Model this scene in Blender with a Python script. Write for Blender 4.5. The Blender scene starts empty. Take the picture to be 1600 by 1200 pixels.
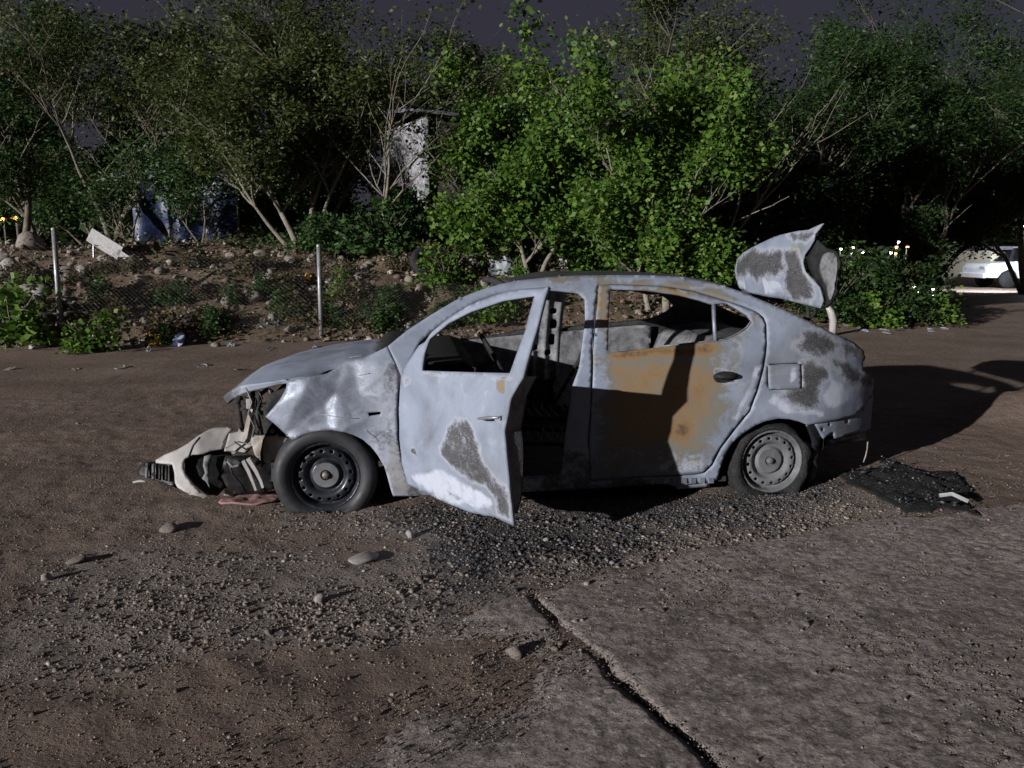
import bpy, bmesh, math, random
import numpy as np
from mathutils import Vector, Matrix
from mathutils.geometry import delaunay_2d_cdt

random.seed(7)
RNG = np.random.default_rng(11)
R = math.radians
scene = bpy.context.scene
COL = scene.collection

# ------------------------------------------------------------------ camera
CAM_H, F = 1.404, 1204.0
PITCH = math.atan(205.0 / F)
cam_d = bpy.data.cameras.new("camera")
cam_d.sensor_fit = 'HORIZONTAL'; cam_d.sensor_width = 36.0
cam_d.lens = F / 1600.0 * 36.0
cam_d.clip_start = 0.05; cam_d.clip_end = 2000
cam = bpy.data.objects.new("camera", cam_d); COL.objects.link(cam)
cam.location = (0, 0, CAM_H); cam.rotation_euler = (math.pi / 2 - PITCH, 0, 0)
scene.camera = cam

# ------------------------------------------------------------------ light
SUN_EL, SUN_AZ = R(12.0), R(42.6)           # the beam travels towards (cos az, sin az)
LDIR = Vector((math.cos(SUN_AZ) * math.cos(SUN_EL), math.sin(SUN_AZ) * math.cos(SUN_EL), -math.sin(SUN_EL)))
sun_d = bpy.data.lights.new("sun", 'SUN'); sun_d.energy = 4.2; sun_d.angle = R(0.5); sun_d.color = (1.0, 0.965, 0.93)
sun = bpy.data.objects.new("sun", sun_d); COL.objects.link(sun)
sun.rotation_euler = LDIR.to_track_quat('-Z', 'Y').to_euler()
sun.location = (-10, -12, 6)

world = bpy.data.worlds.new("World"); scene.world = world; world.use_nodes = True
wn = world.node_tree; wn.nodes.clear()
w_out = wn.nodes.new('ShaderNodeOutputWorld'); w_bg = wn.nodes.new('ShaderNodeBackground')
w_sky = wn.nodes.new('ShaderNodeTexSky'); w_sky.sky_type = 'NISHITA'; w_sky.sun_disc = False
w_sky.sun_elevation = SUN_EL; w_sky.sun_rotation = math.atan2(-LDIR.x, -LDIR.y)
w_mix = wn.nodes.new('ShaderNodeMixRGB'); w_mix.inputs[0].default_value = 0.97
w_mix.inputs[2].default_value = (0.50, 0.455, 0.66, 1)          # night cloud lit from the town
wn.links.new(w_sky.outputs[0], w_mix.inputs[1]); wn.links.new(w_mix.outputs[0], w_bg.inputs[0])
w_bg.inputs[1].default_value = 0.05
wn.links.new(w_bg.outputs[0], w_out.inputs[0])
scene.view_settings.view_transform = 'Standard'; scene.view_settings.look = 'None'
scene.view_settings.exposure = 0.3; scene.view_settings.gamma = 1.0
scene.render.engine = 'CYCLES'
scene.cycles.max_bounces = 6; scene.cycles.diffuse_bounces = 3; scene.cycles.transparent_max_bounces = 6
scene.cycles.use_denoising = True

# ------------------------------------------------------------------ numeric helpers
def hash2(i, j, s):
    v = np.sin(i * 127.1 + j * 311.7 + s * 74.7) * 43758.5453
    return v - np.floor(v)
def vnoise(x, y, s=0):
    x = np.asarray(x, float); y = np.asarray(y, float)
    xi = np.floor(x); yi = np.floor(y); fx = x - xi; fy = y - yi
    fx = fx * fx * (3 - 2 * fx); fy = fy * fy * (3 - 2 * fy)
    a = hash2(xi, yi, s); b = hash2(xi + 1, yi, s); c = hash2(xi, yi + 1, s); d = hash2(xi + 1, yi + 1, s)
    return (a + (b - a) * fx + (c - a) * fy + (a - b - c + d) * fx * fy) * 2 - 1
def fbm(x, y, s=0, o=4):
    t = 0; a = .5
    for k in range(o):
        t = t + a * vnoise(np.asarray(x) * 2**k, np.asarray(y) * 2**k, s + k * 13); a *= .5
    return t
def sstep(a, b, x):
    t = np.clip((np.asarray(x, float) - a) / (b - a), 0, 1); return t * t * (3 - 2 * t)
def inpoly(P, poly):
    P = np.asarray(P, float); poly = np.asarray(poly, float)
    ins = np.zeros(len(P), bool); x, y = P[:, 0], P[:, 1]; n = len(poly); j = n - 1
    for i in range(n):
        xi, yi = poly[i]; xj, yj = poly[j]
        if yi != yj:
            c = ((yi > y) != (yj > y)) & (x < (xj - xi) * (y - yi) / (yj - yi) + xi)
            ins ^= c
        j = i
    return ins
def polydist(P, poly):
    P = np.asarray(P, float); poly = np.asarray(poly, float); d = np.full(len(P), 1e9)
    for i in range(len(poly)):
        a = poly[i - 1]; b = poly[i]; ab = b - a; L = max(ab @ ab, 1e-12)
        t = np.clip(((P - a) @ ab) / L, 0, 1); q = a + t[:, None] * ab
        d = np.minimum(d, np.hypot(P[:, 0] - q[:, 0], P[:, 1] - q[:, 1]))
    return d
def softpoly(P, poly, soft):
    d = polydist(P, poly); s = np.where(inpoly(P, poly), d, -d)
    return sstep(-soft, soft, s)
def smooth_closed(pts, sub=3):
    pts = [np.array(p, float) for p in pts]; n = len(pts); out = []
    for i in range(n):
        p0, p1, p2, p3 = pts[i - 1], pts[i], pts[(i + 1) % n], pts[(i + 2) % n]
        for k in range(sub):
            t = k / sub
            out.append(.5 * (2 * p1 + (p2 - p0) * t + (2 * p0 - 5 * p1 + 4 * p2 - p3) * t**2 + (3 * p1 - p0 - 3 * p2 + p3) * t**3))
    return [tuple(p) for p in out]

cp, sp_ = math.cos(PITCH), math.sin(PITCH)
CAMP = np.array([0, 0, CAM_H])
def ray(px, py):
    a = (px - 800) / F; b = (600 - py) / F
    return np.array([a, cp + b * sp_, -sp_ + b * cp])
def at_depth(px, py, Y):
    d = ray(px, py); return CAMP + d * (Y / d[1])
def gp(px, py, z=0.0):
    d = ray(px, py); t = (z - CAM_H) / d[2]; return (d[0] * t, d[1] * t)

# ------------------------------------------------------------------ object helpers
def link(o, parent=None):
    COL.objects.link(o)
    if parent is not None: o.parent = parent
    return o
def tag(o, label=None, cat=None, group=None, kind=None):
    if label: o["label"] = label
    if cat: o["category"] = cat
    if group: o["group"] = group
    if kind: o["kind"] = kind
    return o
def empty(name, loc=(0, 0, 0), rz=0.0):
    o = bpy.data.objects.new(name, None); o.location = loc; o.rotation_euler = (0, 0, rz); o.empty_display_size = .1
    return link(o)
def mesh_np(name, V, Fc, smooth=False):
    me = bpy.data.meshes.new(name)
    V = np.asarray(V, np.float32)
    if isinstance(Fc, np.ndarray):
        k = Fc.shape[1]; n = len(Fc)
        me.vertices.add(len(V)); me.vertices.foreach_set("co", V.ravel())
        me.loops.add(n * k); me.loops.foreach_set("vertex_index", Fc.astype(np.int32).ravel())
        me.polygons.add(n); me.polygons.foreach_set("loop_start", np.arange(0, n * k, k, dtype=np.int32))
        me.update(calc_edges=True)
    else:
        me.from_pydata([tuple(v) for v in V], [], Fc); me.update()
    if smooth: me.polygons.foreach_set("use_smooth", np.ones(len(me.polygons), bool))
    return me
def mobj(name, me, mat, parent=None):
    o = bpy.data.objects.new(name, me)
    if mat: me.materials.append(mat)
    return link(o, parent)
def copy_tree(o, parent=None):
    c = o.copy(); link(c, parent)
    for ch in o.children: copy_tree(ch, c)
    return c
class MB:
    def __init__(s): s.v = []; s.f = []
    def add(s, V, Fc):
        n = len(s.v); s.v += [tuple(p) for p in V]; s.f += [tuple(i + n for i in f) for f in Fc]; return s
    def box(s, c, d, rot=None, taper=1.0):
        x, y, z = (k / 2 for k in d); V = []
        for sz in (-1, 1):
            t = taper if sz > 0 else 1
            for (sx, sy) in ((-1, -1), (1, -1), (1, 1), (-1, 1)): V.append(Vector((sx * x * t, sy * y * t, sz * z)))
        if rot is not None: V = [rot @ v for v in V]
        V = [v + Vector(c) for v in V]
        return s.add(V, [(3, 2, 1, 0), (4, 5, 6, 7), (0, 1, 5, 4), (1, 2, 6, 5), (2, 3, 7, 6), (3, 0, 4, 7)])
    def tube(s, pts, rad, n=6, cap=True):
        pts = [Vector(p) for p in pts]; rr = rad if isinstance(rad, (list, tuple)) else [rad] * len(pts)
        rings = []; base = len(s.v); up = None
        for i, p in enumerate(pts):
            t = (pts[min(i + 1, len(pts) - 1)] - pts[max(i - 1, 0)])
            if t.length < 1e-9: t = Vector((0, 0, 1))
            t.normalize()
            if up is None: up = t.orthogonal().normalized()
            up = (up - t * up.dot(t)); up = up.normalized() if up.length > 1e-6 else t.orthogonal().normalized()
            b = t.cross(up)
            for k in range(n):
                a = 2 * math.pi * k / n
                s.v.append(tuple(p + (up * math.cos(a) + b * math.sin(a)) * rr[i]))
        for i in range(len(pts) - 1):
            for k in range(n):
                a = base + i * n + k; b2 = base + i * n + (k + 1) % n
                s.f.append((a, b2, b2 + n, a + n))
        if cap:
            s.f.append(tuple(base + k for k in reversed(range(n)))); e = base + (len(pts) - 1) * n
            s.f.append(tuple(e + k for k in range(n)))
        return s
    def lathe(s, prof, c, axis='y', n=40):
        base = len(s.v); m = len(prof)
        for k in range(n):
            a = 2 * math.pi * k / n
            for (r, h) in prof:
                x, z = r * math.cos(a), r * math.sin(a)
                p = (x, h, z) if axis == 'y' else (x, z, h)
                s.v.append((c[0] + p[0], c[1] + p[1], c[2] + p[2]))
        for k in range(n):
            k2 = (k + 1) % n
            for i in range(m - 1):
                s.f.append((base + k * m + i, base + k2 * m + i, base + k2 * m + i + 1, base + k * m + i + 1))
        return s
    def build(s, name, mat, parent=None, smooth=False, bevel=0):
        me = mesh_np(name, s.v, s.f, smooth); o = mobj(name, me, mat, parent)
        if bevel:
            b = o.modifiers.new("bevel", 'BEVEL'); b.width = bevel; b.segments = 2; b.limit_method = 'ANGLE'
        return o

# ------------------------------------------------------------------ materials
def newmat(name):
    m = bpy.data.materials.new(name); m.use_nodes = True; nt = m.node_tree; nt.nodes.clear()
    out = nt.nodes.new('ShaderNodeOutputMaterial'); b = nt.nodes.new('ShaderNodeBsdfPrincipled')
    nt.links.new(b.outputs[0], out.inputs[0]); return m, nt, b, out
def nd(nt, typ, **kw):
    n = nt.nodes.new(typ)
    for k, v in kw.items():
        if k.startswith('i_'):
            key = k[2:]; key = int(key) if key.isdigit() else key
            if isinstance(v, bpy.types.NodeSocket): nt.links.new(v, n.inputs[key])
            else: n.inputs[key].default_value = v
        else: setattr(n, k, v)
    return n
def c4(c): return (c[0], c[1], c[2], 1)
def noise(nt, scale, detail=5, rough=.6, vec=None, dist=0):
    n = nd(nt, 'ShaderNodeTexNoise'); n.inputs['Scale'].default_value = scale; n.inputs['Detail'].default_value = detail
    n.inputs['Roughness'].default_value = rough; n.inputs['Distortion'].default_value = dist
    if vec is None:
        tc = nt.nodes.get('tc') or nd(nt, 'ShaderNodeTexCoord', name='tc'); vec = tc.outputs['Object']
    nt.links.new(vec, n.inputs['Vector']); return n.outputs['Fac']
def ramp(nt, fac, stops):
    r = nd(nt, 'ShaderNodeValToRGB'); e = r.color_ramp.elements
    while len(e) < len(stops): e.new(.5)
    for i, (p, c) in enumerate(stops):
        e[i].position = p; e[i].color = c4(c) if hasattr(c, '__len__') else (c, c, c, 1)
    nt.links.new(fac, r.inputs[0]); return r.outputs[0]
def mixc(nt, fac, a, b, mode='MIX'):
    m = nd(nt, 'ShaderNodeMixRGB', blend_type=mode)
    for k, v in ((0, fac), (1, a), (2, b)):
        if isinstance(v, bpy.types.NodeSocket): nt.links.new(v, m.inputs[k])
        else: m.inputs[k].default_value = v if k == 0 else c4(v)
    return m.outputs[0]
def mth(nt, op, a, b=0.0, c=None):
    m = nd(nt, 'ShaderNodeMath', operation=op)
    for k, v in enumerate((a, b) if c is None else (a, b, c)):
        if isinstance(v, bpy.types.NodeSocket): nt.links.new(v, m.inputs[k])
        else: m.inputs[k].default_value = v
    return m.outputs[0]
def maprange(nt, v, a, b, c=0.0, d=1.0):
    m = nd(nt, 'ShaderNodeMapRange', interpolation_type='SMOOTHSTEP')
    nt.links.new(v, m.inputs[0])
    for k, x in enumerate((a, b, c, d)): m.inputs[k + 1].default_value = x
    return m.outputs[0]
def bump(nt, b, h, strength=.4, dist=.01):
    n = nd(nt, 'ShaderNodeBump'); n.inputs['Strength'].default_value = strength; n.inputs['Distance'].default_value = dist
    nt.links.new(h, n.inputs['Height']); nt.links.new(n.outputs[0], b.inputs['Normal'])
def simple(name, c1, c2, scale=12, rough=.7, bstr=.3, bdist=.006, metallic=0.0, rvar=.1, spec=.4):
    m, nt, b, _ = newmat(name)
    f = noise(nt, scale, 6, .65)
    nt.links.new(ramp(nt, f, [(.3, c1), (.7, c2)]), b.inputs['Base Color'])
    nt.links.new(maprange(nt, noise(nt, scale * 2.3, 4), .3, .7, rough - rvar, rough + rvar), b.inputs['Roughness'])
    b.inputs['Metallic'].default_value = metallic; b.inputs['Specular IOR Level'].default_value = spec
    if bstr: bump(nt, b, noise(nt, scale * 4, 5), bstr, bdist)
    return m
def leafmat(name, c1, c2, c3, trans=.3, rough=.5):
    m, nt, b, out = newmat(name)
    g = nd(nt, 'ShaderNodeNewGeometry')
    col = ramp(nt, g.outputs['Random Per Island'], [(0, c1), (.6, c2), (1, c3)])
    nt.links.new(col, b.inputs['Base Color']); b.inputs['Roughness'].default_value = rough
    b.inputs['Specular IOR Level'].default_value = .25
    t = nd(nt, 'ShaderNodeBsdfTranslucent'); nt.links.new(col, t.inputs[0])
    mx = nd(nt, 'ShaderNodeMixShader'); mx.inputs[0].default_value = trans
    nt.links.new(b.outputs[0], mx.inputs[1]); nt.links.new(t.outputs[0], mx.inputs[2]); nt.links.new(mx.outputs[0], out.inputs[0])
    return m
def emit(name, c, s):
    m, nt, b, out = newmat(name); b.inputs['Base Color'].default_value = (.8, .8, .8, 1)
    b.inputs['Emission Color'].default_value = c4(c); b.inputs['Emission Strength'].default_value = s; return m

def burnt_paint():
    # burnt car skin; attribute "stain": R soot/char, G grey-green to rust, B bright ash, A bare crumpled metal
    m, nt, b, _ = newmat("burnt_paint")
    at = nd(nt, 'ShaderNodeAttribute', attribute_name='stain'); sep = nd(nt, 'ShaderNodeSeparateColor')
    nt.links.new(at.outputs['Color'], sep.inputs[0])
    n1 = noise(nt, 2.6, 6, .6, dist=.4); n2 = noise(nt, 24, 8, .82, dist=.3); n3 = noise(nt, 110, 4, .6); n4 = noise(nt, 7, 8, .74, dist=1.0); n5 = noise(nt, 5, 5, .6, dist=1.2)
    ctr = lambda n, k: mth(nt, 'MULTIPLY', mth(nt, 'SUBTRACT', n, .5), k)
    base = ramp(nt, n1, [(.26, (.115, .125, .15)), (.42, (.20, .232, .305)), (.56, (.25, .288, .375)), (.74, (.165, .183, .23))])
    base = mixc(nt, maprange(nt, n2, .52, .78, 0, .35), base, (.18, .185, .205))
    base = mixc(nt, maprange(nt, n5, .55, .72, 0, .55), base, (.345, .37, .44))
    base = mixc(nt, maprange(nt, noise(nt, 1.7, 4, .55, dist=.6), .52, .72, 0, .55), base, (.14, .142, .155))
    ash = mixc(nt, maprange(nt, mth(nt, 'ADD', sep.outputs[2], ctr(n4, 1.8)), .40, .95), base, (.44, .475, .575))
    rs = mth(nt, 'ADD', mth(nt, 'ADD', sep.outputs[1], ctr(n4, 1.25)), ctr(n2, .55))
    rustc = ramp(nt, rs, [(.18, (.165, .178, .185)), (.40, (.18, .172, .15)), (.60, (.225, .165, .105)), (.82, (.235, .145, .07)), (1.02, (.11, .075, .05))])
    col = mixc(nt, maprange(nt, rs, .16, .36), ash, rustc)
    charc = mixc(nt, maprange(nt, n3, .54, .70), ramp(nt, n2, [(.32, (.020, .021, .024)), (.68, (.075, .076, .084))]), (.22, .225, .25))
    charc = mixc(nt, maprange(nt, n5, .45, .65, 0, .45), charc, (.085, .08, .078))
    cs = mth(nt, 'ADD', mth(nt, 'ADD', sep.outputs[0], ctr(n4, 1.1)), ctr(n2, 1.15))
    col = mixc(nt, mth(nt, 'MULTIPLY', maprange(nt, cs, .02, .30), maprange(nt, sep.outputs[0], .05, .3, 0, .45)), col, (.46, .485, .56))
    col = mixc(nt, maprange(nt, cs, .20, .66, 0, .96), col, charc)
    ml = ramp(nt, n4, [(.32, (.10, .10, .12)), (.5, (.21, .23, .28)), (.66, (.31, .335, .41))])
    col = mixc(nt, mth(nt, 'MULTIPLY', at.outputs['Alpha'], .75), col, ml)
    nt.links.new(col, b.inputs['Base Color'])
    nt.links.new(mth(nt, 'MULTIPLY', at.outputs['Alpha'], .35), b.inputs['Metallic'])
    rg = mth(nt, 'SUBTRACT', maprange(nt, n2, .3, .7, .55, .85), mth(nt, 'MULTIPLY', at.outputs['Alpha'], .22))
    nt.links.new(rg, b.inputs['Roughness']); b.inputs['Specular IOR Level'].default_value = .35
    bump(nt, b, mth(nt, 'ADD', mth(nt, 'ADD', n2, mth(nt, 'MULTIPLY', n3, .5)), mth(nt, 'MULTIPLY', n5, 1.5)), .25, .005)
    return m
M = {}
M['paint'] = burnt_paint()
M['char'] = simple('charred_metal', (.006, .006, .007), (.024, .024, .027), 22, .75, .6, .008)
M['charin'] = simple('charred_interior', (.012, .012, .014), (.055, .055, .06), 14, .8, .7, .01)
M['innermetal'] = simple('ash_grey_metal', (0.065, 0.065, 0.072), (0.260, 0.267, 0.286), 16, .7, .5, .006)
M['roofskin'] = simple('roof_soot', (.02, .022, .022), (.07, .075, .07), 6, .75, .3, .004)
M['tyre'] = simple('tyre_rubber', (.016, .017, .020), (.045, .047, .055), 7, .6, .3, .003)
M['tyreash'] = simple('burnt_tyre', (.008, .008, .010), (.032, .032, .036), 18, .85, .9, .015)
M['rimblack'] = simple('black_steel', (.018, .020, .026), (.055, .06, .075), 9, .36, .15, .002, .5, .1)
M['rimash'] = simple('ash_steel', (0.088, 0.092, 0.104), (0.176, 0.180, 0.192), 10, .7, .3, .003, .1)
M['hubrust'] = simple('hub_metal', (0.128, 0.104, 0.096), (0.264, 0.240, 0.232), 30, .55, .4, .003, .4)
M['bwhite'] = simple('scorched_white_plastic', (0.286, 0.272, 0.265), (0.449, 0.442, 0.449), 8, .55, .2, .003)
M['beige'] = simple('melted_beige_plastic', (0.195, 0.158, 0.128), (0.390, 0.367, 0.345), 14, .6, .5, .008)
M['blackpl'] = simple('black_plastic', (.004, .004, .005), (.016, .016, .018), 12, .5, .4, .006)
M['galv'] = simple('galvanised_steel', (0.210, 0.217, 0.232), (0.345, 0.352, 0.375), 20, .45, .15, .002, .4)
M['wire'] = simple('fence_wire', (.09, .09, .09), (.17, .17, .17), 8, .6, 0, 0, .2)
M['bark'] = simple('bark', (.07, .058, .045), (.22, .19, .155), 9, .85, .8, .02)
M['barkpale'] = simple('pale_bark', (0.112, 0.096, 0.080), (0.272, 0.248, 0.216), 8, .85, .7, .015)
M['stone'] = simple('rubble_stone', (.13, .108, .095), (.34, .30, .275), 6, .9, .7, .015)
M['stonepale'] = simple('pale_stone', (0.225, 0.210, 0.203), (0.390, 0.375, 0.360), 6, .85, .5, .01)
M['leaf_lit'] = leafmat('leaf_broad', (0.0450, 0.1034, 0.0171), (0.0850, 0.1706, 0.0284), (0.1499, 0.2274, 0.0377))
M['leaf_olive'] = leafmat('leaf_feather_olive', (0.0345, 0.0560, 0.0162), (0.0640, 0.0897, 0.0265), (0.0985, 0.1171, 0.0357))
M['leaf_dark'] = leafmat('leaf_feather_dark', (0.0130, 0.0317, 0.0104), (0.0259, 0.0549, 0.0155), (0.0454, 0.0824, 0.0190))  # dark feathery species; weaker light at right is put into its colour too
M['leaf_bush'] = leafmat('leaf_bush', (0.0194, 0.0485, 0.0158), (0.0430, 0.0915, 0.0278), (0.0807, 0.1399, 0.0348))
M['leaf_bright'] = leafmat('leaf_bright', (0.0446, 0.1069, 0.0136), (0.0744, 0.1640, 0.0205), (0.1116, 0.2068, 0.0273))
M['leaf_dry'] = leafmat('leaf_dry', (0.0576, 0.0410, 0.0256), (0.1152, 0.0832, 0.0512), (0.0960, 0.1216, 0.0448), .2)
M['litter'] = simple('white_litter', (0.240, 0.240, 0.252), (0.372, 0.372, 0.384), 10, .6, .3, .01)

# ------------------------------------------------------------------ ground shape
def edge_y(X): return 12.42 + .217 * X
def ground_z(X, Y):
    X = np.asarray(X, float); Y = np.asarray(Y, float)
    w = (Y - edge_y(X)) / 1.023 + .35 * fbm(X * .5, Y * .5, 3, 2)
    top = 1.38 + .25 * fbm(X * .35, Y * .35, 9, 2)
    top = top * (1 - .45 * sstep(2.5, 6, X)) * (1 - sstep(7.2, 9.2, X))
    rise = sstep(0.1, 3.0, w) * .8 + sstep(0, 1.0, w) * .2
    z = top * rise + (.22 * fbm(X * 1.3, Y * 1.3, 21, 4) * sstep(.1, 1.0, w) * sstep(9.5, 7, X))
    near = sstep(12, 7, Y)
    z = z + .016 * fbm(X * 1.1, Y * 1.4, 5, 3) * sstep(-.2, -1, w) + .010 * near * fbm(X * 10, Y * 10, 6, 4)
    z = z + .014 * fbm(X * .35, w * 2.2, 55, 3) * sstep(-.3, -1.2, w)
    z = z + .05 * sstep(-1.6, 0, w) * sstep(9, 7, X) * sstep(1.5, 0, w)           # low lip at the road edge
    z = z + .22 * np.exp(-(((X - 4.75) / .9)**2 + ((Y - 6.6) / .55)**2))          # dirt heap on the right
    return z
def ray_ground(px, py):
    d = ray(px, py)
    ts = np.linspace(1.5, 60, 6000); P = CAMP + d[None] * ts[:, None]
    h = P[:, 2] - ground_z(P[:, 0], P[:, 1]); i = np.argmax(h < 0)
    if h[i] >= 0: i = len(ts) - 1
    return Vector(P[i])

def lines(segs):
    out = []
    for a, b, s in segs: out += list(np.arange(a, b, s))
    return np.array(out + [segs[-1][1]])
gx = lines([(-260, -60, 25), (-60, -22, 4), (-22, -11, .5), (-11, -4.6, .12), (-4.6, 5.0, .021), (5.0, 12, .12), (12, 22, .5), (22, 60, 4), (60, 260, 25)])
gy = lines([(-12, .9, .9), (.9, 6.0, .021), (6.0, 7.6, .035), (7.6, 16.5, .085), (16.5, 26, .4), (26, 60, 3), (60, 500, 40)])
GX, GY = np.meshgrid(gx, gy); GZ = ground_z(GX, GY)
nx, ny = len(gx), len(gy)
idx = np.arange(nx * ny).reshape(ny, nx)
GF = np.stack([idx[:-1, :-1], idx[:-1, 1:], idx[1:, 1:], idx[1:, :-1]], -1).reshape(-1, 4)
GP = np.stack([GX.ravel(), GY.ravel()], 1)

def gpoly(pxs): return [gp(*p) for p in pxs]
POLY_GRAVEL = gpoly([(430, 800), (640, 790), (900, 790), (1130, 768), (1290, 755), (1400, 780), (1390, 812), (1100, 870), (900, 912), (800, 940), (690, 960), (560, 1000), (380, 1030), (300, 1020), (420, 960), (520, 900), (600, 860), (480, 835)])
POLY_SOOT = gpoly([(560, 800), (640, 780), (820, 800), (1000, 760), (1300, 740), (1380, 760), (1200, 800), (1000, 850), (850, 900), (760, 940), (650, 960), (640, 900), (600, 850)])
SLAB_TOP = [(828, 928), (900, 906), (1000, 887), (1100, 867), (1200, 846), (1300, 826), (1390, 805), (1480, 800), (1600, 792), (1750, 780)]
MAT_PX = [(1314, 750), (1344, 733), (1384, 718), (1417, 730), (1444, 738), (1477, 742), (1504, 760), (1527, 780), (1544, 807), (1500, 798), (1467, 793), (1434, 798), (1394, 797), (1367, 777)]

def ground_masks(P):
    wob = np.stack([fbm(P[:, 0] * 2.2, P[:, 1] * 2.2, 31, 3), fbm(P[:, 0] * 2.2, P[:, 1] * 2.2, 57, 3)], 1) * .35
    Q = P + wob
    g = softpoly(Q, POLY_GRAVEL, .22); s = softpoly(Q, POLY_SOOT, .3)
    g = np.maximum(g, .75 * softpoly(Q, gpoly([(60, 870), (400, 850), (560, 880), (420, 1000), (200, 1090), (0, 1100)]), .3))
    X, Y = P[:, 0], P[:, 1]
    emb = sstep(-.1, .6, (Y - edge_y(X)))
    return g, s, emb
near = (np.abs(GP[:, 0]) < 7) & (GP[:, 1] > .5) & (GP[:, 1] < 9)
gm = np.zeros((len(GP), 4), np.float32); gm[:, 3] = 1
g_, s_, e_ = ground_masks(GP[near]); gm[near, 0] = g_; gm[near, 1] = s_
gm[:, 2] = sstep(-.1, .6, (GP[:, 1] - edge_y(GP[:, 0]))) * sstep(9.5, 8, GP[:, 0])

def ground_mat():
    m, nt, b, _ = newmat("dirt")
    at = nd(nt, 'ShaderNodeAttribute', attribute_name='zone'); sep = nd(nt, 'ShaderNodeSeparateColor')
    nt.links.new(at.outputs['Color'], sep.inputs[0])
    n1 = noise(nt, .9, 6, .6); n2 = noise(nt, 11, 7, .7); n3 = noise(nt, 60, 5, .7)
    mud = ramp(nt, n1, [(.3, (.155, .115, .093)), (.55, (.222, .168, .14)), (.75, (.285, .225, .192))])
    mud = mixc(nt, maprange(nt, n2, .45, .7, 0, .5), mud, (.125, .09, .074))
    grv = ramp(nt, n3, [(.3, (.12, .10, .09)), (.6, (.27, .235, .215))])
    col = mixc(nt, maprange(nt, mth(nt, 'ADD', sep.outputs[0], mth(nt, 'MULTIPLY', mth(nt, 'SUBTRACT', n2, .5), .9)), .3, .7), mud, grv)
    emb = ramp(nt, n2, [(.3, (.085, .06, .044)), (.7, (.23, .165, .12))])
    col = mixc(nt, maprange(nt, mth(nt, 'ADD', sep.outputs[2], mth(nt, 'MULTIPLY', mth(nt, 'SUBTRACT', n2, .5), .6)), .3, .7), col, emb)
    col = mixc(nt, mth(nt, 'MULTIPLY', maprange(nt, mth(nt, 'ADD', sep.outputs[1], mth(nt, 'MULTIPLY', mth(nt, 'SUBTRACT', n2, .5), .9)), .35, .9), .8), col, (.03, .03, .034))
    nt.links.new(col, b.inputs['Base Color'])
    nt.links.new(maprange(nt, n2, .3, .7, .62, .95), b.inputs['Roughness']); b.inputs['Specular IOR Level'].default_value = .3
    bump(nt, b, mth(nt, 'ADD', n2, mth(nt, 'MULTIPLY', n3, .9)), .9, .026)
    return m
M['dirt'] = ground_mat()
gme = mesh_np("ground", np.stack([GX.ravel(), GY.ravel(), GZ.ravel()], 1), GF, True)
ca = gme.color_attributes.new("zone", 'FLOAT_COLOR', 'POINT'); ca.data.foreach_set("color", gm.ravel())
ground = tag(mobj("ground", gme, M['dirt']), kind="structure")

# ------------------------------------------------------------------ panels (flat outline -> triangulated skin bent on to a surface)
def densify(poly, step):
    out = []
    n = len(poly)
    for i in range(n):
        a = np.array(poly[i], float); b = np.array(poly[(i + 1) % n], float)
        k = max(1, int(round(np.hypot(*(b - a)) / step)))
        for j in range(k): out.append(a + (b - a) * j / k)
    return np.array(out)
def area2(p):
    p = np.asarray(p); x, y = p[:, 0], p[:, 1]; return (x * np.roll(y, -1) - np.roll(x, -1) * y).sum()
def triangulate(outline, holes, step):
    loops = [densify(outline, step)] + [densify(h, step) for h in holes]
    if area2(loops[0]) < 0: loops[0] = loops[0][::-1]
    lo = loops[0].min(0); hi = loops[0].max(0)
    rows = []
    r = 0; y = lo[1]
    while y < hi[1]:
        xs = np.arange(lo[0] + (step / 2 if r % 2 else 0), hi[0], step); rows.append(np.stack([xs, np.full(len(xs), y)], 1)); y += step * .866; r += 1
    Gd = np.concatenate(rows) + RNG.uniform(-.08, .08, (sum(map(len, rows)), 2)) * step
    ok = inpoly(Gd, loops[0]) & (polydist(Gd, loops[0]) > step * .45)
    for h in loops[1:]:
        ok &= ~inpoly(Gd, h)
        ok &= polydist(Gd, h) > step * .45
    Gd = Gd[ok]
    V = []; E = []
    for l in loops:
        n0 = len(V); V += [Vector(p) for p in l]; E += [(n0 + i, n0 + (i + 1) % len(l)) for i in range(len(l))]
    V += [Vector(p) for p in Gd]
    vs, es, fs, *_ = delaunay_2d_cdt(V, E, [], 0, 1e-6)
    P = np.array([(v.x, v.y) for v in vs]); T = np.array([f for f in fs if len(f) == 3], np.int32)
    C = P[T].mean(1); ok = inpoly(C, loops[0])
    for h in loops[1:]: ok &= ~inpoly(C, h)
    T = T[ok]
    a = P[T]; cr = (a[:, 1, 0] - a[:, 0, 0]) * (a[:, 2, 1] - a[:, 0, 1]) - (a[:, 1, 1] - a[:, 0, 1]) * (a[:, 2, 0] - a[:, 0, 0])
    T[cr < 0] = T[cr < 0][:, ::-1]
    used = np.unique(T); rm = np.full(len(P), -1); rm[used] = np.arange(len(used))
    return P[used], rm[T]
def panel(name, outline, mapf, mat, parent, holes=(), step=.025, thick=.01, stain=None, flip=False, smooth=True):
    P, T = triangulate(outline, holes, step)
    V = mapf(P[:, 0], P[:, 1])
    if flip: T = T[:, ::-1]
    me = mesh_np(name, V, T, smooth)
    if stain is not None:
        S = np.zeros((len(P), 4), np.float32); stain(P, S)
        a = me.color_attributes.new("stain", 'FLOAT_COLOR', 'POINT'); a.data.foreach_set("color", S.ravel())
    o = mobj(name, me, mat, parent)
    if thick:
        s = o.modifiers.new("solid", 'SOLIDIFY'); s.thickness = thick; s.offset = -1
    return o

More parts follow.
